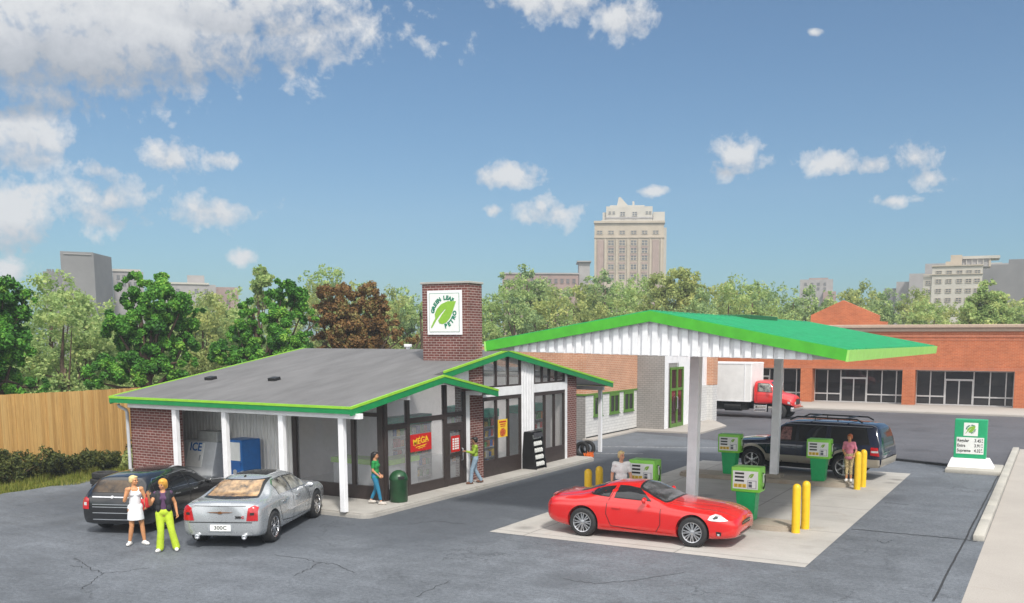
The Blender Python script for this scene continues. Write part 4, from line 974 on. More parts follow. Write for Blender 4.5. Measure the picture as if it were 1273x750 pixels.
def doors(bvh, par, outlines, handles, m, hm):
    for s in ('left', 'right'):
        for ol, h in zip(outlines, handles):
            d = patch(bvh, line(ol, .016), s, M_TRIM, 'door_gap', par, .003, .10)
            b = MB(); o, dv_ = AX[s](*h); hit = bvh.ray_cast(o, dv_)
            if hit[0]: y = hit[0].y; sg_ = 1 if s == 'left' else -1; b.box(h[0]-.10, h[0]+.10, min(y-.0, y+sg_*.03), max(y, y+sg_*.03), h[1]-.018, h[1]+.018, .008); b.build('door_handle', hm, par, 40)

# --- silver saloon, seen from behind
c = vehicle('silver_saloon', 'silver four door saloon with tan rear window, parked beside the black wagon', (.03, -4.58), RD(114.4), 1.11)
k = [(0, .42, .74, .84, .70, .97, .62, .02), (.03, .32, .85, .90, .80, 1.02, .70, .02), (.14, .27, .92, .96, .87, 1.055, .76, .02), (.55, .22, .94, 1.0, .90, 1.09, .78, .02), (.72, .21, .94, 1.0, .90, 1.12, .76, .02), (1.40, .20, .94, 1.0, .90, 1.42, .60, .03), (1.9, .20, .94, .99, .90, 1.47, .62, .03), (2.6, .20, .94, .98, .90, 1.46, .63, .03), (3.05, .20, .94, .98, .90, 1.36, .65, .03), (3.55, .20, .94, .96, .89, 1.04, .78, .02), (4.2, .22, .94, .93, .88, .97, .76, .03), (4.6, .26, .90, .84, .82, .90, .66, .03), (4.72, .34, .80, .78, .74, .84, .6, .02), (4.75, .42, .74, .72, .68, .78, .55, .02)]
bd, bv = make_car(c, k, P_SILV, .37, .85, 3.90, .83, .25, 7, True, M_CHROME)
patch(bv, [[(-.60, 1.115), (.60, 1.115), (.50, 1.405), (-.50, 1.405)]], 'rear', G_TAN, 'rear_window', c, .010, .07); patch(bv, [[(-.65, 1.095), (.65, 1.095), (.54, 1.425), (-.54, 1.425)]], 'rear', M_TRIM, 'rear_window_frame', c, .005, .07)
patch(bv, [[(3.02, -.55), (3.50, -.68), (3.50, .68), (3.02, .55)]], 'top', G_GREY, 'windscreen', c, .006, .09)
patch(bv, [[(1.75, -.42), (2.75, -.42), (2.75, .42), (1.75, .42)]], 'top', G_DARK, 'sunroof', c, .006, .09)
side_windows(bv, c, [[(1.40, 1.06), (2.12, 1.05), (2.12, 1.37), (1.62, 1.36), (1.42, 1.26)], [(2.22, 1.05), (3.14, 1.03), (2.85, 1.33), (2.22, 1.37)]], G_PALE, M_CHROME)
doors(bv, c, [[(1.25, 1.0), (1.22, .82), (1.42, .42), (2.17, .34), (2.17, 1.36)], [(2.17, .34), (3.25, .34), (3.32, .75), (3.24, 1.0)]], [(1.52, .88), (2.48, .87)], P_SILV, M_CHROME)
both(bv, line([(1.35, .60), (3.3, .60)], .03), M_CHROME, 'side_moulding', c)
for s in (-1, 1):
    pl = [[(s*.86, .66), (s*.86, .96), (s*.78, 1.0), (s*.66, .95), (s*.61, .66)]]; patch(bv, pl if s > 0 else [p[::-1] for p in pl], 'rear', M_TAIL, 'tail_light', c, .012, .05)
    patch(bv, [[(s*.79, .79), (s*.79, .85), (s*.70, .85), (s*.70, .79)]], 'rear', M_DARK, 'tail_light_core', c, .015, .05)
    b = MB(); b.lathe([(.055, .06), (.06, -.05), (.038, -.055), (.036, .0)], (0, 0, 0), 18, 'x'); o = b.build('exhaust_pipe', M_CHROME, c, 40); o.location = (.02, s*.55, .285)
    mirror_(c, 3.08, s*.95, 1.03, s, M_CHROME)
patch(bv, line([(-.74, .62), (.74, .62)], .02), 'rear', M_TRIM, 'bumper_gap', c, .004, .08); patch(bv, line([(-.60, .995), (.60, .995)], .012), 'rear', M_TRIM, 'boot_gap', c, .004, .08)
patch(bv, [[(-.24, .42), (.24, .42), (.24, .57), (-.24, .57)]], 'rear', M_PLATE, 'number_plate', c, .012, .08); patch(bv, [[(-.29, .40), (.29, .40), (.29, .60), (-.29, .60)]], 'rear', M_STEEL, 'plate_recess', c, .006, .08)
ry = bv.ray_cast(Vector((-4, 0, .50)), Vector((1, 0, 0)))[0].x
b = MB(); b.text('300C', .12, facing((ry-.018, 0, .495), (-1, 0, 0)), .004, .0, 'CENTER', 1.15); b.build('plate_lettering', M_INK, c)
ry = bv.ray_cast(Vector((-4, -.45, .76)), Vector((1, 0, 0)))[0].x
b = MB(); b.text('300', .075, facing((ry-.012, -.42, .74), (-1, 0, 0)), .008, .004, 'CENTER', 1.2); b.build('badge', M_INK, c); b = MB(); b.text('C', .075, facing((ry-.012, -.53, .74), (-1, 0, 0)), .008, .004, 'CENTER', 1.2); b.build('badge', M_TAIL, c)
ry = bv.ray_cast(Vector((-4, 0, .84)), Vector((1, 0, 0)))[0].x
M = facing((ry-.004, 0, .845), (-1, 0, 0)); b = MB(); plate(b, M, [(.06*cos(q*pi/8), .03*sin(q*pi/8)) for q in range(16)], .014); plate(b, M, [(-.30, .012), (-.06, .016), (-.06, -.010), (-.20, -.004)], .010); plate(b, M, [(.30, .012), (.20, -.004), (.06, -.010), (.06, .016)], .010); b.build('winged_emblem', mat('bronze_emblem', (.30, .13, .05), .3, .7), c)
b = MB(); b.ball((1.50, 0, 1.475), (.06, .025, .03), 2); b.build('aerial_fin', M_TRIM, c, 60)

# --- black wagon
c = vehicle('black_wagon', 'glossy black estate wagon seen from behind, parked left of the silver saloon', (-3.92, -4.72), RD(111), 1.01)
k = [(0, .42, .74, .88, .70, .99, .64, .02), (.03, .32, .86, .93, .80, 1.04, .72, .02), (.12, .27, .92, .98, .87, 1.14, .76, .02), (.34, .23, .94, 1.02, .90, 1.42, .70, .02), (.48, .22, .94, 1.02, .90, 1.50, .68, .025), (1.2, .20, .94, 1.02, .90, 1.56, .66, .03), (2.6, .20, .94, 1.0, .90, 1.54, .65, .03), (3.10, .20, .94, .99, .90, 1.41, .66, .03), (3.72, .20, .94, .96, .89, 1.04, .78, .02), (4.35, .22, .94, .93, .88, .97, .76, .03), (4.8, .26, .90, .84, .82, .90, .66, .03), (4.95, .34, .80, .78, .74, .84, .6, .02), (4.98, .42, .74, .72, .68, .78, .55, .02)]
bd, bv = make_car(c, k, P_BLK, .36, .98, 4.05, .83, .25, 5, False)
patch(bv, [[(-.66, 1.14), (.66, 1.14), (.58, 1.44), (-.58, 1.44)]], 'rear', mat('car_glass_brown', (.055, .035, .018), .1, var=.5, scale=4, coat=.5), 'rear_window', c, .009, .07)
patch(bv, [[(1.5, -.45), (2.5, -.45), (2.5, .45), (1.5, .45)]], 'top', G_DARK, 'sunroof', c, .006, .09); patch(bv, [[(3.12, -.55), (3.66, -.68), (3.66, .68), (3.12, .55)]], 'top', G_GREY, 'windscreen', c, .006, .09)
side_windows(bv, c, [[(.62, 1.12), (1.36, 1.08), (1.36, 1.43), (.80, 1.42), (.66, 1.34)], [(1.48, 1.08), (2.28, 1.07), (2.28, 1.44), (1.48, 1.43)], [(2.40, 1.05), (3.28, 1.03), (2.95, 1.34), (2.40, 1.39)]], G_DARK, M_CHROME, .014)
doors(bv, c, [[(1.42, 1.36), (1.38, .82), (1.55, .42), (2.34, .34), (2.34, 1.38)], [(2.34, .34), (3.42, .34), (3.46, .75), (3.36, 1.0)]], [(1.66, .90), (2.62, .89)], P_BLK, M_CHROME)
for s in (-1, 1):
    pl = [[(s*.88, .70), (s*.86, .98), (s*.76, 1.02), (s*.66, .97), (s*.68, .70)]]; patch(bv, pl, 'rear', M_TAIL, 'tail_light', c, .012, .05); patch(bv, [[(s*.82, .80), (s*.82, .88), (s*.73, .88), (s*.73, .80)]], 'rear', M_LAMP, 'tail_light_core', c, .015, .05)
    mirror_(c, 3.22, s*.95, 1.03, s, P_BLK)
for z, w_ in ((1.03, .03), (.83, .02), (.76, .02), (.60, .02), (.42, .025)): patch(bv, line([(-.58, z), (.58, z)], w_), 'rear', M_STEEL if z != 1.03 else M_CHROME, 'tailgate_strip', c, .007, .08)
patch(bv, [[(.045*cos(q*pi/6), 1.035+.032*sin(q*pi/6)) for q in range(12)]], 'rear', M_CHROME, 'round_emblem', c, .013, .05)

# --- red coupe
c = vehicle('red_coupe', 'glossy red two door coupe with silver multi spoke wheels beside the fuel pumps', (6.24, 2.12), RD(1.5), 1.138)
k = [(0, .44, .66, .66, .60, .77, .50, .02), (.05, .34, .78, .74, .72, .86, .60, .02), (.18, .28, .87, .82, .80, .92, .66, .02), (.45, .22, .91, .87, .83, .965, .66, .03), (.85, .18, .935, .90, .84, 1.03, .60, .03), (1.3, .17, .93, .95, .83, 1.17, .54, .03), (1.75, .16, .92, .945, .82, 1.27, .53, .035), (2.15, .16, .91, .94, .81, 1.29, .54, .035), (2.5, .16, .91, .925, .81, 1.24, .57, .035), (2.85, .16, .91, .91, .81, 1.10, .62, .03), (3.15, .16, .92, .89, .80, .965, .68, .03), (3.75, .17, .935, .84, .81, .905, .62, .05), (4.2, .19, .92, .81, .80, .865, .58, .05), (4.5, .21, .87, .75, .74, .81, .54, .04), (4.68, .23, .79, .68, .67, .74, .49, .03), (4.76, .26, .71, .62, .60, .685, .44, .02), (4.79, .32, .63, .56, .53, .63, .40, .01)]
bd, bv = make_car(c, k, P_RED, .345, 1.05, 3.80, .82, .25, 8, True, M_ALLOY, .40)
patch(bv, [[(2.42, -.46), (2.50, -.50), (3.05, -.66), (3.13, -.55), (3.16, 0), (3.13, .55), (3.05, .66), (2.50, .50), (2.42, .46), (2.38, 0)]], 'top', G_GREY, 'windscreen', c, .008, .08)
patch(bv, [[(2.36, -.49), (2.46, -.55), (3.08, -.72), (3.18, -.58), (3.21, 0), (3.18, .58), (3.08, .72), (2.46, .55), (2.36, .49), (2.32, 0)]], 'top', M_TRIM, 'windscreen_frame', c, .004, .08)
patch(bv, [[(.80, -.44), (1.42, -.42), (1.42, .42), (.80, .44)]], 'top', G_DARK, 'rear_window', c, .007, .08)
side_windows(bv, c, [[(1.16, 1.03), (1.68, 1.0), (1.74, 1.20), (1.50, 1.165), (1.28, 1.10)], [(1.84, .99), (2.74, .97), (2.56, 1.10), (2.36, 1.185), (2.10, 1.22), (1.86, 1.215)]], G_DARK, M_TRIM, .02)
doors(bv, c, [[(1.80, 1.18), (1.68, .86), (1.66, .60), (1.78, .32), (2.9, .25), (3.02, .45), (3.02, .86)]], [(1.92, .76)], P_RED, P_RED)
for s in (-1, 1):
    sd_ = 'left' if s > 0 else 'right'
    patch(bv, [[(4.16, .665), (4.20, .74), (4.30, .785), (4.42, .76), (4.60, .66), (4.45, .64), (4.25, .645)]], sd_, M_LAMP, 'headlight', c, .010, .05); patch(bv, [[(4.27, .70), (4.32, .745), (4.38, .735), (4.38, .695), (4.30, .68)]], sd_, M_TRIM, 'headlight_core', c, .014, .04)
    patch(bv, [[(.03, .66), (.16, .63), (.21, .78), (.10, .82)]], sd_, M_TAIL, 'tail_light', c, .008, .05)
    patch(bv, [[(4.36, .31), (4.46, .31), (4.47, .40), (4.35, .41)]], sd_, M_TRIM, 'fog_lamp_recess', c, .005, .05); patch(bv, [[(4.38, .315), (4.43, .315), (4.43, .36), (4.38, .36)]], sd_, M_LAMP, 'fog_lamp', c, .012, .04)
for s in (-1, 1): mirror_(c, 2.66, s*.90, 1.0, s, P_RED)
patch(bv, [[(-.30, .50), (.30, .50), (.36, .565), (.22, .60), (-.22, .60), (-.36, .565)]], 'front', M_TRIM, 'grille', c, .006, .05); patch(bv, line([(-.32, .55), (.32, .55)], .02), 'front', M_CHROME, 'grille_bar', c, .012, .05)
patch(bv, [[(-.52, .29), (.52, .29), (.42, .35), (-.42, .35)]], 'front', M_TRIM, 'lower_grille', c, .006, .05)
both(bv, [[(1.5, .245), (3.3, .235), (3.3, .27), (1.5, .285)]], P_RED, 'sill', c, .02)
for s in (-1, 1): patch(bv, line([(3.25, s*.40), (3.8, s*.43), (4.45, s*.30)], .014), 'top', M_TRIM, 'bonnet_gap', c, .003, .08)
patch(bv, [[(.10, -.58), (.17, -.62), (.24, -.60), (.22, 0), (.24, .60), (.17, .62), (.10, .58), (.07, 0)]], 'top', P_RED, 'boot_lip', c, .035, .07)

# --- navy utility wagon
c = vehicle('navy_suv', 'dark navy wagon with tan lower cladding and black roof rack at the far island', (13.12, 16.05), RD(174), 1.13)
k = [(0, .62, .86, .86, .84, 1.0, .80, .01), (.04, .50, .95, 1.08, .93, 1.18, .86, .01), (.10, .45, 1.0, 1.15, .96, 1.46, .82, .02), (.26, .43, 1.0, 1.16, .96, 1.80, .76, .02), (.45, .42, 1.0, 1.16, .96, 1.87, .75, .03), (2.0, .42, 1.0, 1.16, .96, 1.91, .75, .03), (3.15, .42, 1.0, 1.15, .96, 1.88, .75, .03), (3.55, .42, 1.0, 1.15, .96, 1.76, .76, .03), (4.15, .42, 1.0, 1.13, .95, 1.25, .86, .02), (5.0, .42, 1.0, 1.07, .93, 1.16, .84, .03), (5.38, .42, .97, .98, .92, 1.09, .82, .03), (5.55, .46, .90, .90, .84, 1.0, .76, .02), (5.6, .56, .85, .85, .80, .93, .72, .01)]
bd, bv = make_car(c, k, P_NAVY, .42, 1.25, 4.58, .87, .27, 6, False, M_ALLOY, .50)
side_windows(bv, c, [[(.42, 1.24), (1.75, 1.22), (1.75, 1.74), (.62, 1.74)], [(1.95, 1.22), (2.88, 1.21), (2.88, 1.75), (1.95, 1.75)], [(3.0, 1.21), (4.0, 1.20), (3.62, 1.60), (3.40, 1.72), (3.0, 1.74)]], G_DARK, M_TRIM, .03)
patch(bv, [[(3.15, 1.24), (3.55, 1.23), (3.55, 1.66), (3.15, 1.68)]], 'left', mat('seat_seen_through', (.22, .10, .09), .3, var=.6, scale=9), 'front_seat', c, .012, .1)
patch(bv, [[(3.5, -.62), (4.1, -.72), (4.1, .72), (3.5, .62)]], 'top', G_GREY, 'windscreen', c, .006, .09); patch(bv, [[(-.72, 1.26), (.72, 1.26), (.66, 1.74), (-.66, 1.74)]], 'rear', G_DARK, 'rear_window', c, .008, .08)
doors(bv, c, [[(1.85, 1.72), (1.82, 1.0), (1.95, .58), (2.94, .50), (2.94, 1.74)], [(2.94, .50), (3.98, .50), (4.05, .9), (3.98, 1.15)]], [(2.18, 1.02), (3.20, 1.01)], P_NAVY, P_NAVY)
both(bv, [[(1.78, .44), (4.05, .44), (4.07, .70), (1.76, .70)], [(.06, .47), (.72, .47), (.72, .74), (.06, .74)], [(5.1, .46), (5.54, .5), (5.54, .74), (5.1, .74)]], P_TAN, 'lower_cladding', c, .010)
arch = lambda x0, r0, r1: [[(x0+r0*cos(a), .43+r0*sin(a)), (x0+r0*cos(a2), .43+r0*sin(a2)), (x0+r1*cos(a2), .43+r1*sin(a2)), (x0+r1*cos(a), .43+r1*sin(a))] for a, a2 in [(pi*i/14, pi*(i+1)/14) for i in range(14)]]
both(bv, arch(1.25, .515, .60), P_TAN, 'wheel_arch', c, .018); both(bv, arch(4.58, .515, .60), P_TAN, 'wheel_arch', c, .018)
patch(bv, [[(-.92, .52), (.92, .52), (.92, .76), (-.92, .76)]], 'rear', P_TAN, 'rear_bumper', c, .03, .1)
for s in (-1, 1):
    sd_ = 'left' if s > 0 else 'right'
    patch(bv, [[(.07, .86), (.36, .88), (.36, 1.14), (.12, 1.14)]], sd_, M_TAIL, 'tail_light', c, .012, .06); patch(bv, [[(.10, .97), (.34, .97), (.34, 1.03), (.10, 1.03)]], sd_, M_LAMP, 'tail_light_core', c, .016, .06)
    patch(bv, [[(5.25, .88), (5.52, .84), (5.50, .98), (5.25, 1.02)]], sd_, M_LAMP, 'headlight', c, .01, .06); mirror_(c, 3.95, s*1.02, 1.25, s, P_NAVY)
    b = MB(); y = s*.66; b.tube([(.75, y, 1.93), (.95, y, 2.03), (3.05, y, 2.04), (3.30, y, 1.92)], .028, 8); b.tube([(1.6, y, 1.93), (1.6, y, 2.03)], .02, 6); b.tube([(2.4, y, 1.93), (2.4, y, 2.03)], .02, 6); b.build('roof_rail', M_TRIM, c, 50)
for x in (1.3, 2.6): b = MB(); b.tube([(x, -.66, 2.045), (x, .66, 2.045)], .025, 8); b.build('roof_bar', M_TRIM, c, 50)
both(bv, line([(.4, 1.79), (3.4, 1.79)], .02), M_STEEL, 'roof_moulding', c, .004)

# --- box truck
TA = RD(-3.0); TS = 1.0
c = thing('box_truck', 'red cab truck with a big white cargo box, standing in front of the brick shops', 'truck', (-5.35, 42.4, 0), TA)
b = MB(); b.box(-.9, 5.55, -1.25, 1.25, 1.12, 3.78, .05); cb = b.build('cargo_box', P_BOX, c)
b = MB()
for y0, y1 in ((-1.275, -1.255), (1.255, 1.275)):
    b.box(-.9, 5.55, y0, y1, 1.10, 1.17); b.box(-.9, 5.55, y0, y1, 3.66, 3.76); b.box(5.05, 5.12, y0, y1, 1.17, 3.66); b.box(-.9, -.8, y0, y1, 1.17, 3.66)
b.build('box_rail', M_WHITE, cb)
b = MB(); b.box(-.8, 8.1, -.45, -.33, .78, 1.06); b.box(-.8, 8.1, .33, .45, .78, 1.06); b.box(1.2, 5.2, -1.05, -.5, .52, .98, .04); b.box(1.2, 5.2, .5, 1.05, .52, .98, .04); b.build('chassis', M_DARK, c)
b = MB(); b.lathe([(.28, 0), (.28, 1.2)], (3.6, -.95, .72), 18, 'x'); b.build('fuel_tank', M_BLACK, c, 40)
b = MB()
for z in (.45, .66, .86): b.box(5.75, 6.65, -1.18, -.85, z, z+.05)
b.box(5.75, 5.80, -1.18, -.85, .45, .95); b.box(6.60, 6.65, -1.18, -.85, .45, .95); b.build('step', M_CHROME, c)
k = [(0, 1.02, 1.05, 1.75, 1.04, 2.42, .92, .03), (.05, 1.0, 1.10, 1.75, 1.08, 2.50, .96, .04), (.35, 1.0, 1.12, 1.75, 1.08, 2.56, .96, .05), (.95, 1.0, 1.12, 1.74, 1.08, 2.52, .94, .05), (1.25, 1.0, 1.11, 1.72, 1.06, 2.30, .92, .04), (1.55, .98, 1.08, 1.62, 1.0, 1.78, .88, .05), (2.1, .95, 1.05, 1.50, .92, 1.66, .74, .06), (2.55, .90, 1.02, 1.35, .84, 1.54, .64, .06), (2.72, .86, .92, 1.22, .76, 1.42, .58, .04), (2.76, .84, .82, 1.15, .70, 1.34, .54, .02)]
me = shell(k, None, .5, None); me = carve(me, [cyl_mesh((1.78, 0, .52), .62, .55, 1.4), cyl_mesh((1.78, 0, .52), .62, -1.4, -.55)]); me.materials.clear()
cabT = Matrix.Translation((5.68, 0, 0)); me.transform(cabT); bvt = BVHTree.FromPolygons([v.co.copy() for v in me.vertices], [tuple(p.vertices) for p in me.polygons]); cab = link('cab', me, P_TRUCK, c, 35)
side_windows(bvt, cab, [[(5.98, 1.84), (6.95, 1.80), (6.80, 2.28), (6.66, 2.36), (5.98, 2.38)]], G_PALE, M_TRIM, .03)
patch(bvt, [[(6.78, -.75), (7.16, -.84), (7.16, .84), (6.78, .75)]], 'top', G_GREY, 'windscreen', cab, .008, .1)
both(bvt, line([(5.92, 2.4), (5.92, 1.08), (7.0, 1.08), (7.06, 1.72)], .02), M_TRIM, 'door_gap', cab, .003)
patch(bvt, [[(-.42, .96), (.42, .96), (.42, 1.34), (-.42, 1.34)]], 'front', M_TRIM, 'grille', cab, .01, .08)
for s in (-1, 1):
    patch(bvt, [[(s*.50, 1.0), (s*.72, 1.0), (s*.70, 1.18), (s*.50, 1.18)]], 'front', M_LAMP, 'headlight', cab, .012, .06); patch(bvt, [[(8.05, 1.04), (8.24, 1.02), (8.22, 1.18), (8.05, 1.2)]], 'left' if s > 0 else 'right', M_LAMP, 'side_lamp', cab, .012, .06)
    b = MB(); b.box(6.90, 6.96, s*1.32-.08, s*1.32+.08, 1.85, 2.35, .02); b.tube([(6.93, s*1.05, 1.9), (6.93, s*1.3, 1.92)], .02, 6); b.tube([(6.93, s*1.05, 2.3), (6.93, s*1.3, 2.28)], .02, 6); b.build('mirror', M_CHROME, c, 50)
    wheel(c, 7.46, s*.98, .50, .30, 6, s, M_ALLOY, False, .55); wheel(c, .75, s*.95, .50, .42, 6, s, M_STEEL, False, .55)
b = MB(); b.box(8.25, 8.52, -1.08, 1.08, .52, .82, .06); b.build('bumper', M_CHROME, c)
# ------------------------------------------------------------------ people
def cap(b, p, q, r0, r1, seg=14, fx=1.0):          # tapered limb with round ends
    p, q = Vector(p), Vector(q); d = (q-p); n = 6; pts = []; rs = []
    dn = d.normalized()
    for a in (-1, -.8, -.45, 0): pts.append(p+dn*r0*a); rs.append(max(.002, r0*sqrt(max(0, 1-a*a))))
    for i in range(1, n): pts.append(p+d*i/n); rs.append(r0+(r1-r0)*i/n)
    for a in (0, .45, .8, 1): pts.append(q+dn*r1*a); rs.append(max(.002, r1*sqrt(max(0, 1-a*a))))
    b.tube(pts, rs, seg)
def ell(b, c, r, rz=0, sub=3): b.ball(c, r, sub, Matrix.Rotation(rz, 3, 'Z'))
def fuse(b, name, mats, par, vox=.012, smooth=2, paint_fn=None):
    me = bpy.data.meshes.new(name); bmesh.ops.recalc_face_normals(b.bm, faces=b.bm.faces); b.bm.to_mesh(me); b.bm.free(); o = bpy.data.objects.new('fusing', me); COL.objects.link(o)
    md = o.modifiers.new('r', 'REMESH'); md.mode = 'VOXEL'; md.voxel_size = vox; md.adaptivity = 0
    if smooth: s = o.modifiers.new('s', 'SMOOTH'); s.factor = .5; s.iterations = smooth
    dg = bpy.context.evaluated_depsgraph_get(); dg.update(); out = bpy.data.meshes.new_from_object(o.evaluated_get(dg)); bpy.data.objects.remove(o)
    out.materials.clear(); r = link(name, out, mats, par, 0)
    if paint_fn:
        for p in out.polygons: p.material_index = paint_fn(p.center)
    return r
def skin(name, c):
    m, nt, b = new_mat(name); tc = _n(nt, 'ShaderNodeTexCoord'); nt.links.new(_ramp(nt, _noise(nt, tc.outputs['Object'], 9, 4), [(.3, tuple(v*.88 for v in c)), (.7, c)]), b.inputs['Base Color']); b.inputs['Roughness'].default_value = .55; b.inputs['Subsurface Weight'].default_value = .08; b.inputs['Subsurface Radius'].default_value = (.02, .008, .004); return m
M_EYE = mat('eye_dark', (.03, .022, .018), .3, var=0); M_LIPS = mat('lips', (.42, .12, .09), .5, var=0)
def hand(b, w, d, palm, s=1, curl=.5):
    # w wrist, d direction of the hand, palm = palm normal; five separate fingers, thumb from the side near the wrist
    d = Vector(d).normalized(); pn = Vector(palm); pn = (pn-d*pn.dot(d)).normalized(); sd_ = d.cross(pn)*s
    w = Vector(w); cap(b, w, w+d*.075, .022, .034, 10); 
    for k, (off, ln) in enumerate(((-.030, .070), (-.010, .080), (.010, .076), (.029, .060))):
        p0 = w+d*.072+sd_*off; p1 = p0+(d*cos(curl*.6)+pn*sin(curl*.6))*ln*.5; p2 = p1+(d*cos(curl*1.6)+pn*sin(curl*1.6))*ln*.5
        cap(b, w+d*.04+sd_*off*.8, p0, .011, .0105, 8); cap(b, p0, p1, .0105, .0095, 8); cap(b, p1, p2, .0095, .008, 8)
    t0 = w+d*.022-sd_*.026; t1 = t0-sd_*.030+d*.026+pn*.012; t2 = t1+d*.034+pn*.014-sd_*.004; cap(b, t0, t1, .013, .0115, 8); cap(b, t1, t2, .0115, .009, 8)
def person(label, loc, rz, J, colors, build, sc=1.0, female=True, shoe_h=.075, vox=.011):
    """figure faces local -y; J: joints"""
    t = thing('person', label, 'person', loc, rz, None, sc); b = MB(); sk = colors['skin']
    hd, tw = J['head'], J.get('turn', 0); nk = J['neck']
    # head: skull, jaw, nose, ears, brow
    Rh = Matrix.Rotation(tw, 3, 'Z') @ Matrix.Rotation(J.get('nod', 0), 3, 'X'); H = Vector(hd); P = lambda x, y, z: H+Rh @ Vector((x, y, z))
    b.ball(P(0, .012, .022), (.076, .094, .092), 3, Rh); b.ball(P(0, -.022, -.045), (.056, .066, .066), 3, Rh); b.ball(P(0, -.045, -.088), (.030, .030, .024), 2, Rh)
    cap(b, P(0, -.086, .012), P(0, -.106, -.022), .011, .016, 8); b.ball(P(0, -.080, -.062), (.026, .014, .014), 2, Rh); b.ball(P(0, -.075, .026), (.055, .018, .014), 2, Rh)
    for s in (-1, 1): b.ball(P(s*.078, .012, -.008), (.012, .022, .034), 2, Rh); b.ball(P(s*.040, -.066, -.030), (.022, .020, .020), 2, Rh)
    cap(b, nk, P(0, .012, -.05), .056, .050)
    ch, wa, pe = Vector(J['chest']), Vector(J['waist']), Vector(J['pelvis']); sw = J['shoulders']; hp = J['hips']; tr = J.get('twist', 0)
    cw = .145 if female else .175
    ell(b, ch, (cw, .105, .17), tr); ell(b, ch+Vector((0, .0, .11)), (cw*.98, .085, .075), tr); ell(b, wa, (.118 if female else .145, .092, .14), tr); ell(b, pe, (.158 if female else .155, .115, .13), tr); cap(b, pe, ch, .10, .11)
    if female:
        for s in (-1, 1): o = Matrix.Rotation(tr, 3, 'Z') @ Vector((s*.065, -.082, .02)); ell(b, ch+o, (.056, .05, .055))
    cap(b, ch+Vector((0, 0, .1)), nk, .085, .056)
    for s, k in ((-1, 'R'), (1, 'L')):
        S, E, Wr = Vector(J['sh'+k]), Vector(J['el'+k]), Vector(J['wr'+k]); m_ = 1 if female else 1.18
        cap(b, ch+Vector((0, 0, .10)), S, .07, .056*m_); cap(b, S, E, .048*m_, .038*m_); cap(b, E, Wr, .040*m_, .026*m_); hand(b, Wr, J.get('hd'+k, (Wr-E)), J.get('pn'+k, (s*-1.0, -.2, 0)), s, J.get('curl'+k, .7))
        Hp, K, A = Vector(J['hp'+k]), Vector(J['kn'+k]), Vector(J['an'+k]); cap(b, pe+(Hp-pe)*.6, Hp, .10, .088*m_); cap(b, Hp, K, .088*m_, .054); cap(b, K, K.lerp(A, .35), .053, .055); cap(b, K.lerp(A, .35), A, .055, .036)
        f = Vector(J.get('ft'+k, (s*.12, -1, 0))).normalized(); toe = A+f*.145; toe.z = A.z-.045; heel = A-f*.045; heel.z = A.z-.045; cap(b, heel, toe-f*.03, .036, .040); cap(b, A, heel+f*.03, .036, .034); cap(b, toe-f*.05, toe, .040, .028)
    fuse(b, 'body', sk, t, vox)
    # eyes, brows and mouth
    b = MB()
    for s in (-1, 1): b.ball(P(s*.030, -.088, .004), (.0125, .008, .008), 2, Rh); b.obox(P(s*.031, -.093, .026), (.030, .008, .006), Rh)
    b.build('eyes', M_EYE, t, 60); b = MB(); b.ball(P(0, -.096, -.066), (.022, .007, .007), 2, Rh); b.build('mouth', M_LIPS, t, 60)
    # shoes
    for s, k in ((-1, 'R'), (1, 'L')):
        A = Vector(J['an'+k]); f = Vector(J.get('ft'+k, (s*.12, -1, 0))).normalized(); b = MB(); toe = A+f*.155; heel = A-f*.05; z = A.z-.043
        toe.z = heel.z = z; cap(b, heel, toe-f*.04, .045, .048); cap(b, toe-f*.06, toe, .047, .034); cap(b, A+Vector((0, 0, shoe_h-.075)), heel+f*.03, .046, .044)
        fuse(b, 'shoe', colors['shoe'], t, .012, 1)
    build(t, J, P, Rh); return t
def hair_cap(t, P, Rh, m, extra=(), vol=1.0, front=-.015):
    b = MB(); b.ball(P(0, .026, .042), (.090*vol, .100*vol, .090*vol), 3, Rh); b.ball(P(0, .045, -.005), (.086*vol, .080*vol, .082*vol), 3, Rh)
    for s in (-1, 1): b.ball(P(s*.072, .03, -.005), (.022, .05, .055), 2, Rh)
    b.ball(P(.01, -.045, .085), (.066*vol, .045, .030), 2, Rh)
    for e in extra: e(b)
    fuse(b, 'hair', m, t, .012, 1)
def legs(t, J, m, r0=.10, r1=.066, r2=.052, hem=.06, name='trousers', top=.12, flare=0):
    b = MB(); pe = Vector(J['pelvis']); ell(b, pe+Vector((0, 0, .015)), (.172, .130, .125), J.get('twist', 0)); 
    for k in 'RL':
        Hp, K, A = Vector(J['hp'+k]), Vector(J['kn'+k]), Vector(J['an'+k]); cap(b, pe+(Hp-pe)*.6, Hp, .112, r0); cap(b, Hp, K, r0, r1); e = K.lerp(A, 1-hem); cap(b, K, e, r1, r2+flare)
    fuse(b, name, m, t, .012, 2)
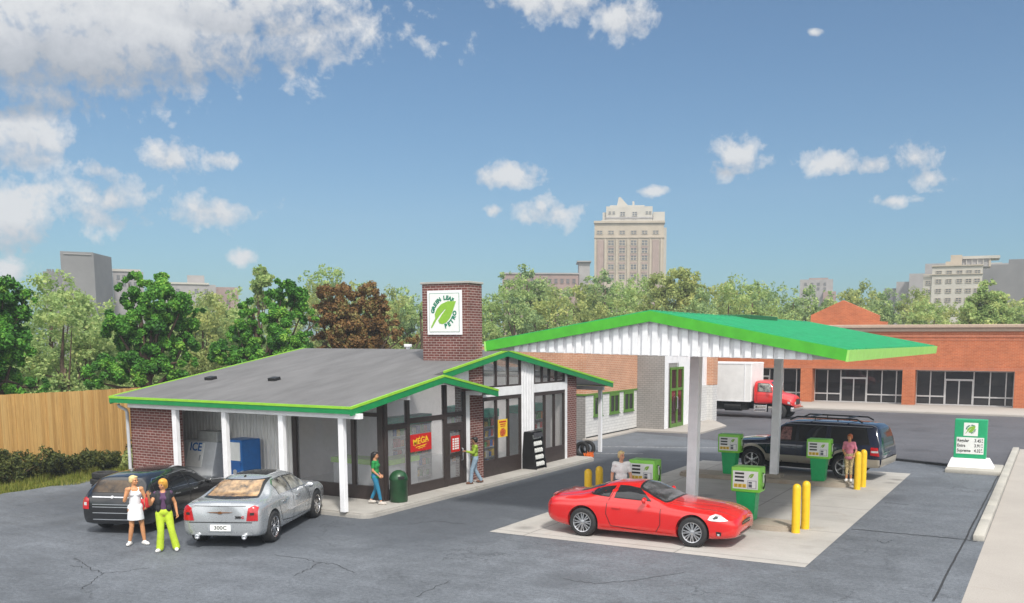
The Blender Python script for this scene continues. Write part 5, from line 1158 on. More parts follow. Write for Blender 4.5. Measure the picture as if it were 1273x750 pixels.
def top_(t, J, m, sl=.5, low=-.02, name='shirt', fat=.0, open_=False, female=True, rs=.06):
    b = MB(); ch, wa, pe = Vector(J['chest']), Vector(J['waist']), Vector(J['pelvis']); tr = J.get('twist', 0); cw = (.158 if female else .19)+fat
    ell(b, ch, (cw, .120+fat, .175), tr); ell(b, ch+Vector((0, 0, .10)), (cw, .098+fat, .080), tr); ell(b, wa, ((.135 if female else .165)+fat, .108+fat, .15), tr); ell(b, pe+Vector((0, 0, .05+low)), (.172+fat, .130+fat, .10), tr); cap(b, pe+Vector((0, 0, .08)), ch, .115, .12)
    if female:
        for s in (-1, 1): o = Matrix.Rotation(tr, 3, 'Z') @ Vector((s*.065, -.086, .02)); ell(b, ch+o, (.064, .060, .062))
    cap(b, ch+Vector((0, 0, .1)), Vector(J['neck'])-Vector((0, 0, .045)), .09, .060)
    for k in 'RL':
        S, E, Wr = Vector(J['sh'+k]), Vector(J['el'+k]), Vector(J['wr'+k]); cap(b, ch+Vector((0, 0, .1)), S, .08, rs+.012)
        if sl > 0: cap(b, S, S.lerp(E, min(1, sl)), rs, rs-.006)
        if sl > 1: cap(b, E, E.lerp(Wr, sl-1), rs-.008, rs-.022)
    fuse(b, name, m, t, .012, 2)
def base(H=1.72, female=True):
    s = -.155 if female else -.185
    return dict(head=(0, -.01, 1.60), neck=(0, .01, 1.46), chest=(0, 0, 1.26), waist=(0, 0, 1.08), pelvis=(0, 0, .94), shoulders=.16, hips=.09, shR=(s, .0, 1.385), shL=(-s, .0, 1.385), elR=(s*1.28, .03, 1.12), elL=(-s*1.28, .03, 1.12), wrR=(s*1.36, -.05, .88), wrL=(-s*1.36, -.05, .88), hpR=(-.088, 0, .90), hpL=(.088, 0, .90), knR=(-.095, -.01, .49), knL=(.095, -.01, .49), anR=(-.10, .02, .085), anL=(.10, .02, .085))
SK1 = skin('fair_skin', (.60, .30, .18)); SK2 = skin('warm_skin', (.55, .26, .12)); SK3 = skin('brown_skin', (.25, .12, .065)); SK4 = skin('tan_skin', (.48, .23, .12))
C = lambda n, c, v=.08: mat(n, c, .8, var=v, scale=14, bump=.25, bscale=70)
H_BLOND = mat('blond_hair', (.62, .40, .12), .6, var=.2, scale=30, stretch=(1, 1, .3)); H_GOLD = mat('golden_hair', (.60, .30, .04), .6, var=.2, scale=30, stretch=(1, 1, .3)); H_BLACK = mat('black_hair', (.012, .011, .011), .45, var=.3, scale=30, stretch=(1, 1, .3)); H_RED = mat('copper_hair', (.38, .09, .022), .6, var=.2, scale=30); H_STRAW = mat('straw_hair', (.60, .46, .22), .6, var=.2, scale=30)
toward = lambda x, y: atan2(CAM.y-y, CAM.x-x)+pi/2          # rz that makes a figure face the camera
# woman in a white dress, hand raised beside her face
j = base(); j.update(turn=RD(38), nod=.02, elR=(-.235, -.04, 1.12), wrR=(-.150, -.17, 1.34), hdR=(.25, -.25, 1), pnR=(.3, 1, .2), elL=(.24, .0, 1.13), wrL=(.22, -.16, .98), curlL=.9, knR=(-.10, -.03, .49), anR=(-.155, .05, .085), knL=(.13, -.02, .49), anL=(.165, -.03, .085), ftR=(-.5, -1, 0), ftL=(.45, -1, 0))
def f(t, J, P, Rh):
    m = C('white_dress_cloth', (.78, .79, .82)); b = MB(); ch, wa, pe = Vector(J['chest']), Vector(J['waist']), Vector(J['pelvis'])
    ell(b, ch-Vector((0, 0, .01)), (.158, .118, .135)); ell(b, wa, (.132, .106, .14)); ell(b, pe, (.176, .132, .13)); cap(b, pe, ch, .124, .126)
    for s in (-1, 1): ell(b, ch+Vector((s*.065, -.086, .02)), (.064, .060, .062)); cap(b, ch+Vector((s*.085, -.085, .06)), ch+Vector((s*.085, -.03, .165)), .018, .016, 8); cap(b, ch+Vector((s*.085, -.03, .165)), ch+Vector((s*.085, .07, .10)), .016, .016, 8)
    b.lathe([(.140, .0), (.160, -.06), (.178, -.17), (.192, -.33), (.176, -.34), (.12, -.1)], (0, 0, .97), 24); fuse(b, 'dress', m, t, .012, 2)
    hair_cap(t, P, Rh, H_STRAW, (lambda b: b.ball(P(0, .10, .05), (.05, .05, .05), 2),))
person('woman in a short white dress raising one hand, standing behind the black wagon', (-2.28, -5.26, 0), toward(-2.42, -5.3)+.12, j, dict(skin=SK2, shoe=C('white_shoe', (.72, .70, .68))), f, 1.06)
# red handbag held by her
rb = thing('handbag', 'small red bag held between the two women behind the parked cars', 'bag', (-1.93, -5.16, 1.0)); b = MB(); b.box(-.04, .04, -.06, .06, 0, .26, .025); b.tube([(0, -.04, .25), (0, -.03, .36), (0, .03, .36), (0, .04, .25)], .010, 6); b.build('bag', C('red_bag_leather', (.50, .02, .02)), rb, 50)
# woman in lime trousers and black waistcoat
j = base(); j.update(turn=RD(-32), nod=.12, elR=(-.27, -.10, 1.16), wrR=(-.30, -.26, 1.38), hdR=(-.1, -.2, 1), pnR=(.4, -1, 0), curlR=.4, elL=(.25, .06, 1.14), wrL=(.285, .0, .90), knR=(-.085, -.05, .49), anR=(-.12, -.02, .085), knL=(.15, -.06, .50), anL=(.235, -.02, .085), ftR=(-.5, -1, 0), ftL=(.1, -1, 0))
def f(t, J, P, Rh):
    legs(t, J, C('lime_trousers_cloth', (.42, .55, .030)), .105, .078, .075, .0, 'trousers', flare=.012); top_(t, J, C('purple_top_cloth', (.085, .035, .09)), 0, -.03, 'top', -.004)
    m = C('black_waistcoat_leather', (.016, .016, .02)); b = MB(); ch, wa, pe = Vector(J['chest']), Vector(J['waist']), Vector(J['pelvis'])
    for s in (-1, 1):
        ell(b, ch+Vector((s*.098, -.035, -.02)), (.084, .122, .17)); ell(b, ch+Vector((s*.10, .0, .11)), (.085, .105, .065)); ell(b, wa+Vector((s*.105, -.03, -.02)), (.068, .112, .13)); cap(b, ch+Vector((s*.10, 0, .12)), Vector(J['sh'+('L' if s > 0 else 'R')]), .075, .072)
        S, E = Vector(J['sh'+('L' if s > 0 else 'R')]), Vector(J['el'+('L' if s > 0 else 'R')]); cap(b, S, S.lerp(E, .25), .068, .062)
    ell(b, ch+Vector((0, .06, -.03)), (.155, .075, .2)); fuse(b, 'waistcoat', m, t, .012, 2); hair_cap(t, P, Rh, H_GOLD, (lambda b: b.ball(P(0, .05, -.05), (.09, .07, .085), 3),), 1.14)
person('woman in lime trousers and black waistcoat, standing behind the gap between the parked cars', (-1.05, -5.38, 0), toward(-1.18, -5.42)-.05, j, dict(skin=SK2, shoe=C('white_shoe', (.72, .70, .68))), f, 1.06)
# woman in a green top walking along the sidewalk
j = base(); j.update(nod=.05, elL=(.19, .05, 1.12), wrL=(.17, -.12, .94), elR=(-.19, .02, 1.13), wrR=(-.17, -.17, .96), knR=(-.09, -.12, .50), anR=(-.09, -.20, .085), knL=(.09, .02, .49), anL=(.09, .20, .11), ftR=(0, -1, 0), ftL=(0, -1, 0))
def f(t, J, P, Rh):
    legs(t, J, C('teal_jeans_cloth', (.015, .16, .28)), .098, .064, .052, .22, 'trousers'); top_(t, J, C('green_top_cloth', (.012, .22, .05)), .62, -.09, 'blouse', .012)
    hair_cap(t, P, Rh, H_BLACK, (lambda b: cap(b, P(0, .085, .03), (0, .12, 1.28), .062, .040), lambda b: cap(b, P(.02, .07, .0), (.03, .115, 1.32), .06, .035)))
person('long haired woman in a green top and teal trousers, walking past the corner window', (-.16, 1.72, Z0), toward(-.16, 1.72)+RD(72), j, dict(skin=SK4, shoe=C('beige_shoe', (.50, .46, .42))), f, .965)
# man at the door
j = base(1.75, False); j.update(turn=0, elL=(.20, -.10, 1.16), wrL=(.16, -.36, 1.22), hdL=(0, -1, .1), pnL=(-.6, 0, -.6), elR=(-.23, .04, 1.13), wrR=(-.25, -.04, .89), knR=(-.09, .02, .50), anR=(-.09, .24, .11), knL=(.09, -.14, .50), anL=(.09, -.18, .085))
def f(t, J, P, Rh):
    legs(t, J, C('pale_jeans_cloth', (.20, .28, .36)), .105, .076, .066, .02); top_(t, J, C('yellow_green_jumper', (.24, .36, .030)), 1.92, -.05, 'jumper', .0, False, False, .064); hair_cap(t, P, Rh, H_BLACK, (lambda b: b.ball(P(0, -.09, .075), (.05, .05, .014), 2),), 1.04)
person('man in a yellow green jumper and pale jeans reaching for the entrance door', (.26, 6.72, Z0), toward(.26, 6.72)-RD(78), j, dict(skin=SK3, shoe=C('brown_shoe', (.12, .05, .03))), f, .98, False)
# man behind the red coupe
j = base(1.75, False); j.update(turn=RD(28), elR=(-.25, .05, 1.13), wrR=(-.27, -.02, .90), elL=(.26, .02, 1.13), wrL=(.30, -.06, .90))
def f(t, J, P, Rh):
    legs(t, J, C('blue_jeans_cloth', (.05, .09, .17)), .11, .078, .066, .02); top_(t, J, C('white_shirt_cloth', (.76, .75, .74)), .62, -.06, 't_shirt', .008, False, False, .070); hair_cap(t, P, Rh, H_STRAW)
mn = person('fair haired man in a white T-shirt standing behind the red coupe by a pump', (7.36, 3.85, 0), toward(7.36, 3.85)+RD(8), j, dict(skin=SK1, shoe=C('brown_shoe', (.12, .05, .03))), f, 1.19, False); mn.scale = (1.06, 1.08, 1.19)
# woman in pink on the far island
j = base(); j.update(turn=RD(-14), elR=(-.22, -.04, 1.13), wrR=(-.15, -.20, 1.06), pnR=(.5, 0, -.4), elL=(.24, .02, 1.14), wrL=(.20, -.15, .98), knR=(-.07, -.03, .49), anR=(-.075, .0, .085), knL=(.07, -.02, .49), anL=(.08, .03, .085))
def f(t, J, P, Rh):
    legs(t, J, mat('patterned_leggings', (.42, .33, .17), .8, var=.75, scale=22), .10, .064, .060, .5, 'shorts'); top_(t, J, C('pink_blouse_cloth', (.62, .20, .28)), .75, -.11, 'blouse', .012); hair_cap(t, P, Rh, H_RED, (), 1.05)
person('woman with copper hair in a pink blouse beside the yellow bollards and navy car', (12.08, 13.62, .15), toward(12.0, 13.55)-.15, j, dict(skin=SK2, shoe=C('white_shoe', (.72, .70, .68))), f, 1.02)
# ------------------------------------------------------------------ vegetation
import numpy as np
def foliage_mat(name, cols, rough=.6, trans=.25):
    m, nt, b = new_mat(name); a = _n(nt, 'ShaderNodeAttribute'); a.attribute_name = 'leaf_tint'
    n = len(cols); o = _ramp(nt, a.outputs['Fac'], [(i/(n-1), c) for i, c in enumerate(cols)])
    nt.links.new(o, b.inputs['Base Color']); b.inputs['Roughness'].default_value = rough; b.inputs['Specular IOR Level'].default_value = .25
    out = nt.nodes['Material Output']; t = _n(nt, 'ShaderNodeBsdfTranslucent'); nt.links.new(o, t.inputs[0])
    mx = _n(nt, 'ShaderNodeMixShader'); mx.inputs[0].default_value = trans; nt.links.new(b.outputs[0], mx.inputs[1]); nt.links.new(t.outputs[0], mx.inputs[2]); nt.links.new(mx.outputs[0], out.inputs[0])
    MATS[name] = m; return m
def leaf_cloud(name, centers, radii, n, size, seed, mats, flat=.35, clumpvar=.35, parent=None, weights=None):
    g = np.random.default_rng(seed); centers = np.asarray(centers, float); radii = np.asarray(radii, float)
    if radii.ndim == 1: radii = np.stack([radii]*3, 1)
    # sub clumps over each blob's surface
    vol = radii.prod(1)**(2/3); vol = vol/vol.sum(); sub_c, sub_r, sub_t = [], [], []
    for c, r, w in zip(centers, radii, vol):
        k = max(5, int(w*260))
        d = g.normal(size=(k, 3)); d /= np.linalg.norm(d, axis=1)[:, None]; rad = g.uniform(.35, 1.0, k)**.6
        sub_c.append(c+d*r*rad[:, None]*.92); sub_r.append(np.full(k, r.mean()*.30)*g.uniform(.55, 1.25, k)); sub_t.append(g.normal(0, clumpvar, k))
    sc, sr, st = np.concatenate(sub_c), np.concatenate(sub_r), np.concatenate(sub_t)
    p = sr**2; p /= p.sum(); idx = g.choice(len(sc), n, p=p)
    d = g.normal(size=(n, 3)); d /= np.linalg.norm(d, axis=1)[:, None]
    pos = sc[idx]+d*(sr[idx]*g.uniform(.3, 1.08, n)**.7)[:, None]
    nrm = d*.7+g.normal(size=(n, 3))*.6+np.array([0, 0, flat]); nrm /= np.linalg.norm(nrm, axis=1)[:, None]
    t = g.normal(size=(n, 3)); t -= nrm*(t*nrm).sum(1)[:, None]; t /= np.linalg.norm(t, axis=1)[:, None]; bt = np.cross(nrm, t)
    s = size*g.uniform(.6, 1.35, n)[:, None]
    V = np.stack([pos-t*s*.62, pos+bt*s*.36-nrm*s*.08, pos+t*s*.62, pos-bt*s*.36-nrm*s*.08], 1).reshape(-1, 3)
    me = bpy.data.meshes.new(name); me.vertices.add(4*n); me.vertices.foreach_set('co', V.ravel()); me.loops.add(4*n); me.loops.foreach_set('vertex_index', np.arange(4*n, dtype=np.int32))
    me.polygons.add(n); me.polygons.foreach_set('loop_start', np.arange(0, 4*n, 4, dtype=np.int32)); 
    tint = np.clip(.5+st[idx]*.5+g.normal(0, .16, n), 0, 1)
    at = me.attributes.new('leaf_tint', 'FLOAT', 'FACE'); at.data.foreach_set('value', tint.astype(np.float32)); me.update(calc_edges=True)
    return me
M_BARK = mat('bark', (.085, .055, .035), .9, var=.35, scale=9, bump=.6, bscale=12, stretch=(1, 1, .3))
def trunk_mesh(b, h, r, centers, seed, base=(0, 0, 0)):
    g = random.Random(seed); B = Vector(base); pts = [B, B+Vector((g.uniform(-.06, .06), g.uniform(-.06, .06), h*.3)), B+Vector((g.uniform(-.15, .15), g.uniform(-.15, .15), h*.62)), B+Vector((g.uniform(-.2, .2), g.uniform(-.2, .2), h*.95))]
    b.tube(pts, [r*1.25, r, r*.65, r*.2], 9)
    for c in centers:
        c = Vector(c); k = g.uniform(.25, .7); s = pts[0].lerp(pts[3], k); m_ = s.lerp(c, .5)+Vector((0, 0, -.12*(c-s).length*.4)); b.tube([s, m_, c], [r*.42, r*.26, r*.07], 6)
def tree_thing(name, label, cat, loc, me, fol, trunk_args, group=None, scale=1, rz=0):
    t = thing(name, label, cat, loc, rz, group, scale)
    link('crown', me, fol, t); b = MB(); trunk_mesh(b, *trunk_args); b.build('trunk', M_BARK, t, 60); return t
F_NEAR = foliage_mat('bright_green_leaves', [(0.021, 0.071, 0.015), (0.048, 0.166, 0.021), (0.103, 0.299, 0.033), (0.276, 0.473, 0.068)])
F_BROWN = foliage_mat('russet_leaves', [(.06, .035, .014), (.15, .085, .03), (.24, .125, .045), (.17, .16, .05), (.28, .22, .09)])
F_PALE = foliage_mat('pale_green_leaves', [(0.169, 0.27, 0.095), (0.337, 0.465, 0.163), (0.562, 0.62, 0.254)], .6, .5)  # this and the two below: distance haze painted into the leaf colours
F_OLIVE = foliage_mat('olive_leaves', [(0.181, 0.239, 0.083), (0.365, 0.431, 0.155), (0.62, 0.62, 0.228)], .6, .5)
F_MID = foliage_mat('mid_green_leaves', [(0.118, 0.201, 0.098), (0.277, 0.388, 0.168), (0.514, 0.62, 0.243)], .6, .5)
F_BUSH = foliage_mat('dark_bush_leaves', [(.016, .026, .007), (.045, .062, .015), (.095, .11, .026), (.13, .13, .03)])
def shaped(dist, blobs):             # crown blobs given by their outline in the photograph -> points round the trunk foot
    out, rad = [], []
    for x, y, r in blobs:
        p = far(x, y, dist); out.append(p); rad.append(r)
    return out, rad
def photo_tree(label, dist, foot, blobs, n, size, seed, fol, name='broadleaf_tree', depth=.8, trunk=.3, ground=0):
    f = far(foot, 480, dist); base = Vector((f.x, f.y, ground)); away = Vector((f.x-CAM.x, f.y-CAM.y, 0)).normalized(); g = random.Random(seed)
    cs, rs = [], []
    ppm = FPX/((Vector((f.x, f.y, CAM.z))-CAM).dot(_F))
    for x, y, r in blobs:
        p = far(x, y, dist)-base; rm = r/ppm; p += away*g.uniform(-.7, .7)*rm*1.2; cs.append(p); rs.append((rm, rm*1.0, rm*.95))
    me = leaf_cloud('crown', cs, rs, n, size, seed, fol); h = max(c.z for c in cs)
    tree_thing(name, label, 'tree', base, me, fol, (h*.9, trunk, cs, seed))
photo_tree('bright green tree cut by the left picture edge, beyond the fence', 44, -18,
    [(5, 362, 26), (30, 372, 16), (10, 395, 28), (2, 425, 30), (18, 440, 20), (-22, 380, 34), (-30, 430, 40), (25, 478, 20), (48, 482, 16), (5, 478, 26), (-40, 350, 30)], 48000, .115, 11, F_NEAR)
photo_tree('full bright green tree standing alone beyond the fence, left of the store roof', 48, 183,
    [(192, 350, 17), (160, 352, 16), (172, 372, 22), (205, 375, 26), (228, 378, 17), (140, 400, 19), (178, 402, 27), (215, 405, 30), (165, 425, 20), (200, 432, 24), (228, 430, 19), (130, 462, 22), (160, 458, 24), (188, 450, 20), (215, 458, 18), (118, 475, 12), (235, 450, 12), (245, 385, 9)], 80000, .115, 12, F_NEAR)
photo_tree('bright green tree with several separate clumps, behind the left slope of the store roof', 48, 322,
    [(352, 358, 16), (342, 372, 14), (368, 372, 18), (376, 388, 14), (308, 380, 13), (309, 400, 15), (345, 400, 20), (296, 412, 16), (315, 425, 20), (352, 425, 22), (378, 425, 17), (280, 440, 18), (308, 445, 20), (345, 445, 18), (380, 440, 16), (395, 400, 8)], 64000, .115, 13, F_NEAR)
photo_tree('russet brown tree behind the ridge of the store roof', 52, 440,
    [(408, 372, 18), (430, 366, 16), (458, 368, 18), (472, 378, 14), (395, 390, 14), (420, 392, 22), (450, 395, 26), (470, 400, 18), (430, 418, 26), (460, 420, 24), (488, 410, 14), (400, 425, 14), (500, 420, 12), (512, 424, 10), (485, 395, 10)], 44000, .125, 14, F_BROWN)
photo_tree('thin pale sapling top rising between the two bright green trees', 60, 325,
    [(322, 338, 9), (328, 350, 10), (318, 356, 9), (336, 346, 6), (326, 372, 12)], 1500, .2, 15, F_PALE, trunk=.1)
photo_tree('broad leafy tree with dark and yellow patches right of the tan tower', 88, 842,
    [(842, 352, 22), (822, 356, 18), (862, 354, 18), (835, 375, 26), (860, 378, 24), (812, 372, 16), (880, 368, 14), (850, 400, 34), (800, 386, 14)], 24000, .22, 16, F_OLIVE)
photo_tree('rounded light green tree in front of the stone apartment block at right', 84, 1226,
    [(1226, 362, 15), (1216, 374, 17), (1238, 374, 16), (1208, 390, 17), (1228, 392, 24), (1246, 392, 14), (1225, 412, 30), (1200, 408, 14), (1252, 408, 12)], 24000, .22, 17, F_PALE)
# trees of the wooded belt: seven crowns grown once, then copied
def belt_tree(seed, fol, tall=1.0, n=11000):
    g = random.Random(seed); cs, rs = [], []
    for k in range(g.randint(9, 13)):
        a = g.uniform(0, 2*pi); q = g.uniform(0, 1)**.6; z = g.uniform(.30, .95); w = sin(pi*min(1, z*.92))**.6
        cs.append((3.0*q*w*cos(a), 3.0*q*w*sin(a), 10*z*tall)); r = g.uniform(1.0, 1.9); rs.append((r, r, r*.9))
    cs += [(0, 0, 9.0*tall), (.3, .2, 3.0), (-.8, .6, 2.2), (.9, -.6, 2.0)]; rs += [(1.3,)*3, (2.4,)*3, (2.2,)*3, (2.2,)*3]
    return leaf_cloud('crown', cs, rs, n, .235, seed, fol), cs
protos = []
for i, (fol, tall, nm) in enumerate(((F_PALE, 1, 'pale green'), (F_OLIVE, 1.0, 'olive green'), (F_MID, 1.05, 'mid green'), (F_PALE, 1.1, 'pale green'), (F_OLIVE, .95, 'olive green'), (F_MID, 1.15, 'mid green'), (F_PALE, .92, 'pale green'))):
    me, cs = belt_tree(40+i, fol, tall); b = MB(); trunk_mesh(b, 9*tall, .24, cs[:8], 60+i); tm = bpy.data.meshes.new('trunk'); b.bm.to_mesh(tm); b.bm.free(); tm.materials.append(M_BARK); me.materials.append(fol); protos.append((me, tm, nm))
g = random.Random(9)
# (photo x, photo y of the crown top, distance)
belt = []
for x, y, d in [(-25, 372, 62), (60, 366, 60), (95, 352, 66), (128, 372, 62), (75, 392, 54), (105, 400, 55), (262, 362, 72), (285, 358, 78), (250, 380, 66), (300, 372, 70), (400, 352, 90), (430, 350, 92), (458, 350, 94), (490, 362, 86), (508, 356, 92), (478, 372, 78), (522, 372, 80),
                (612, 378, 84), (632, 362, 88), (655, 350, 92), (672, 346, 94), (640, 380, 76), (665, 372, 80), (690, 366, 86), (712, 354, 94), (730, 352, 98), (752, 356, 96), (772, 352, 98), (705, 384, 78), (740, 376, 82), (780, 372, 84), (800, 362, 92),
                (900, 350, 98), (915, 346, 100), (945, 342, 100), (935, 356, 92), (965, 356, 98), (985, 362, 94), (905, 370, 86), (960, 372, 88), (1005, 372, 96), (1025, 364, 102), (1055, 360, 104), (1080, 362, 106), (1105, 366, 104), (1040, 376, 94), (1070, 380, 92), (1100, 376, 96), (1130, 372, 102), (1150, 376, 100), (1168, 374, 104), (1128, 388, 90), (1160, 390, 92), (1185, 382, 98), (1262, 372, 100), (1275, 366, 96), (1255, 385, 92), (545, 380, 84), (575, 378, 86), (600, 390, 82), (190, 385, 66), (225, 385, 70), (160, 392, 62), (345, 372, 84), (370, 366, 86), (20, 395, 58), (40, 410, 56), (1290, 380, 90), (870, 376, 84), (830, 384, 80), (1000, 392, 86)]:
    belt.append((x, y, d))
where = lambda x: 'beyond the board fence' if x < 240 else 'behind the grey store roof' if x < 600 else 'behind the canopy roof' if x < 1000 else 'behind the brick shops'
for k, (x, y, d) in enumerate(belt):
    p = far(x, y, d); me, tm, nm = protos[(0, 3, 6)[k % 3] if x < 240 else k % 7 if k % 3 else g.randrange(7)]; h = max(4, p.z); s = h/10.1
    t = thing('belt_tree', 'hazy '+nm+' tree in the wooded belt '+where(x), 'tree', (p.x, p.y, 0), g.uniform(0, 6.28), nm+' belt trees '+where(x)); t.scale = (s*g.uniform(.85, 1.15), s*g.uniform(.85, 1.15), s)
    for nme, mm in (('crown', me), ('trunk', tm)): o = bpy.data.objects.new(nme, mm); COL.objects.link(o); o.parent = t
# conifer spire behind the roof
def conifer(label, x, y, d, seed):
    p = far(x, y, d); n = 14; h = p.z; cs = []; rs = []; g2 = random.Random(seed)
    for k in range(n):
        z = h*(.2+.8*k/n); w = (1-k/n)*1.5+.12
        for j in range(4 if k < n-3 else 1): a = g2.uniform(0, 6.28); cs.append((w*.7*cos(a), w*.7*sin(a), z)); rs.append((w*.5+.1, w*.5+.1, .35))
    me = leaf_cloud('crown', cs, rs, 3500, .3, seed, F_MID); tree_thing('conifer_tree', label, 'tree', (p.x, p.y, 0), me, F_MID, (h*.95, .2, [], seed))
conifer('pointed conifer rising behind the store roof near the chimney', 505, 356, 88, 71)
conifer('dark narrow conifer in the wooded belt behind the canopy roof', 944, 344, 96, 72)
conifer('dark narrow conifer between the fence trees', 258, 366, 70, 73)
# bushes along the fence
for i, (x, y, w, h, lab) in enumerate(((-15.3, -3.2, 1.0, 1.05, 'dark green bush cut by the left picture edge, before the fence'), (-15.4, -.4, 1.25, 1.4, 'largest dark green bush in front of the tan fence'), (-15.3, 1.5, 1.0, 1.0, 'rounded dark bush right of the largest one by the fence'),
                                (-15.5, 3.4, 1.05, .95, 'low dark bush between the fence and the stacked tyres'), (-15.6, 5.2, 1.1, 1.35, 'dark bush farthest along the fence, beside the brick wall'), (-14.6, 3.9, .62, .95, 'yellow green bush nearest the white downpipe'), (-15.0, -6.0, .9, 1.0, 'small dark bush leftmost by the fence'))):
    g3 = random.Random(80+i); cs = [(g3.uniform(-.6, .6)*w, g3.uniform(-.7, .7)*w, g3.uniform(.25, .72)*h) for _ in range(9)]; rs = [(.42*w,)*2+(.34*h,)]*9
    fol = F_OLIVE if i == 5 else F_BUSH; me = leaf_cloud('foliage', cs, rs, 7000, .085, 80+i, fol); t = thing('bush', lab, 'bush', (x, y, 0)); link('foliage', me, fol, t)
    b = MB(); g4 = random.Random(i)
    for k in range(7): c = cs[k]; b.tube([(g4.uniform(-.08, .08), g4.uniform(-.08, .08), 0), (c[0]*.4, c[1]*.4, c[2]*.5), c], [.03, .02, .006], 5)
    b.build('stems', M_BARK, t)
# rough grass of the verge
F_GRASS = foliage_mat('verge_grass', [(.05, .075, .012), (.12, .16, .022), (.24, .25, .045), (.34, .30, .09)])
gg = np.random.default_rng(4); N = 26000
yy = gg.uniform(-10, 9, N); xx = -16.9+(3.55+.25*np.sin(yy*1.7)+.15*np.sin(yy*4.1))*gg.uniform(0, 1, N)**.6; hh = gg.uniform(.06, .26, N)*(1+.5*np.sin(xx*5+yy*3)); a = gg.uniform(0, 6.283, N); w = .014
lx = gg.normal(0, .05, N); ly = gg.normal(0, .05, N); z0 = np.full(N, -.03)
V = np.stack([np.stack([xx-w*np.cos(a), yy-w*np.sin(a), z0], 1), np.stack([xx+w*np.cos(a), yy+w*np.sin(a), z0], 1), np.stack([xx+lx, yy+ly, hh], 1)], 1).reshape(-1, 3)
me = bpy.data.meshes.new('verge_grass'); me.vertices.add(3*N); me.vertices.foreach_set('co', V.ravel()); me.loops.add(3*N); me.loops.foreach_set('vertex_index', np.arange(3*N, dtype=np.int32)); me.polygons.add(N); me.polygons.foreach_set('loop_start', np.arange(0, 3*N, 3, dtype=np.int32))
at = me.attributes.new('leaf_tint', 'FLOAT', 'FACE'); at.data.foreach_set('value', np.clip(gg.normal(.5, .25, N), 0, 1).astype(np.float32)); me.update(calc_edges=True)
tag(link('verge_grass', me, F_GRASS), kind='stuff')
# ------------------------------------------------------------------ buildings beyond the trees
class Far:
    def __init__(s, name, label, d, xc, cat='building'):
        f = far(xc, 400, d); s.base = Vector((f.x, f.y, 0)); s.rz = atan2(-(CAM.x-f.x), (CAM.y-f.y))+pi
        s.rz = atan2(f.y-CAM.y, f.x-CAM.x)-pi/2
        s.k = (s.base-CAM).dot(_F)/FPX; s.xc = xc; s.d = d
        s.t = thing(name, label, cat, s.base, s.rz)
        s.r = Vector((cos(s.rz), sin(s.rz), 0))
    def X(s, px):                    # local x of photo column px on the front plane
        d = sight(px, 400); n = Vector((-sin(s.rz), cos(s.rz), 0)); t = (s.base-CAM).dot(n)/d.dot(n); return (CAM+d*t-s.base).dot(s.r)
    def Z(s, py):
        return far(s.xc, py, s.d).z
    def box(s, name, m, x0, x1, y0, y1, dep=12, off=0, par=None, zb=None):
        b = MB(); b.box(s.X(x0), s.X(x1), off, off+dep, 0 if y1 is None else s.Z(y1), s.Z(y0)); return b.build(name, m, par or s.t)
    def windows(s, xs, ys, w, h, mf, mp, off=-.08):
        for x in xs:
            for y in ys:
                X, Z = s.X(x), s.Z(y); b = MB(); ww, hh = w*s.k/2, h*s.k/2; f = .16*ww
                b.box(X-ww, X+ww, off-.10, off+.05, Z-hh, Z-hh+f); b.box(X-ww, X+ww, off-.10, off+.05, Z+hh-f, Z+hh); b.box(X-ww, X-ww+f, off-.08, off+.05, Z-hh+f, Z+hh-f); b.box(X+ww-f, X+ww, off-.08, off+.05, Z-hh+f, Z+hh-f); b.box(X-f/2, X+f/2, off-.06, off+.04, Z-hh+f, Z+hh-f); b.box(X-ww+f, X+ww-f, off-.07, off+.045, Z-.0-f/2, Z+f/2)
                o = b.build('window', mf, s.t); b = MB(); b.box(X-ww+f, X+ww-f, off-.03, off+.03, Z-hh+f, Z+hh-f); b.build('pane', mp, o)
M_TAN = mat('tan_stone', (.40, .34, .265), .85, var=.08, scale=.3); M_TBR = mat('brown_panel', (.30, .22, .19), .85, var=.1, scale=.4); M_PALEST = mat('pale_stone', (.42, .395, .35), .85, var=.06, scale=.3)
M_FWIN = mat('far_window', (.10, .105, .11), .15, var=.2, scale=.5); M_DKST = mat('dark_stone', (.17, .165, .165), .85, var=.1, scale=.2); M_FBR = mat('far_brick', (.27, .19, .17), .85, var=.1, scale=.3); M_FGR = mat('far_grey', (.29, .275, .27), .85, var=.1, scale=.3)
T = Far('office_tower', 'tall tan stone tower with stepped white top, highest building on the skyline', 300, 782)
T.box('wall', M_TAN, 738.6, 824, 276, None, 22); T.box('side_wing', M_PALEST, 824.02, 828, 281, None, 16, 5)
T.box('cornice', M_TAN, 737.8, 825.2, 274.8, 277.5, 23, -.6); T.box('cornice', M_TAN, 738.2, 824.6, 294.5, 296, 22.6, -.35); T.box('parapet', M_PALEST, 747, 820, 272.8, 274.8, 18, 1.5)
T.box('upper_block', M_PALEST, 752.5, 810, 255, 273, 14, 3); T.box('upper_block', M_PALEST, 811, 825.5, 261, 275, 12, 5); T.box('upper_block', M_PALEST, 748, 752.4, 262, 274, 12, 4); T.box('upper_band', M_FGR, 752, 810.5, 268.5, 270.3, 14.4, 2.8)
b = MB(); z0 = T.Z(255)
x = [T.X(v) for v in (765, 769, 779, 787)]; b.solid([(x[0], 7, z0), (x[3], 7, z0), (x[2], 7, T.Z(251)), (x[1]+.3, 7, T.Z(241)), (x[1]-.3, 7, T.Z(241)), (x[0]+.3, 7, T.Z(249))], (0, 5, 0)); b.box(T.X(785), T.X(787.5), 6, 8, z0, T.Z(247)); b.box(T.X(757), T.X(800), 5, 13, z0, T.Z(252.5)); b.build('pinnacle', M_PALEST, T.t)
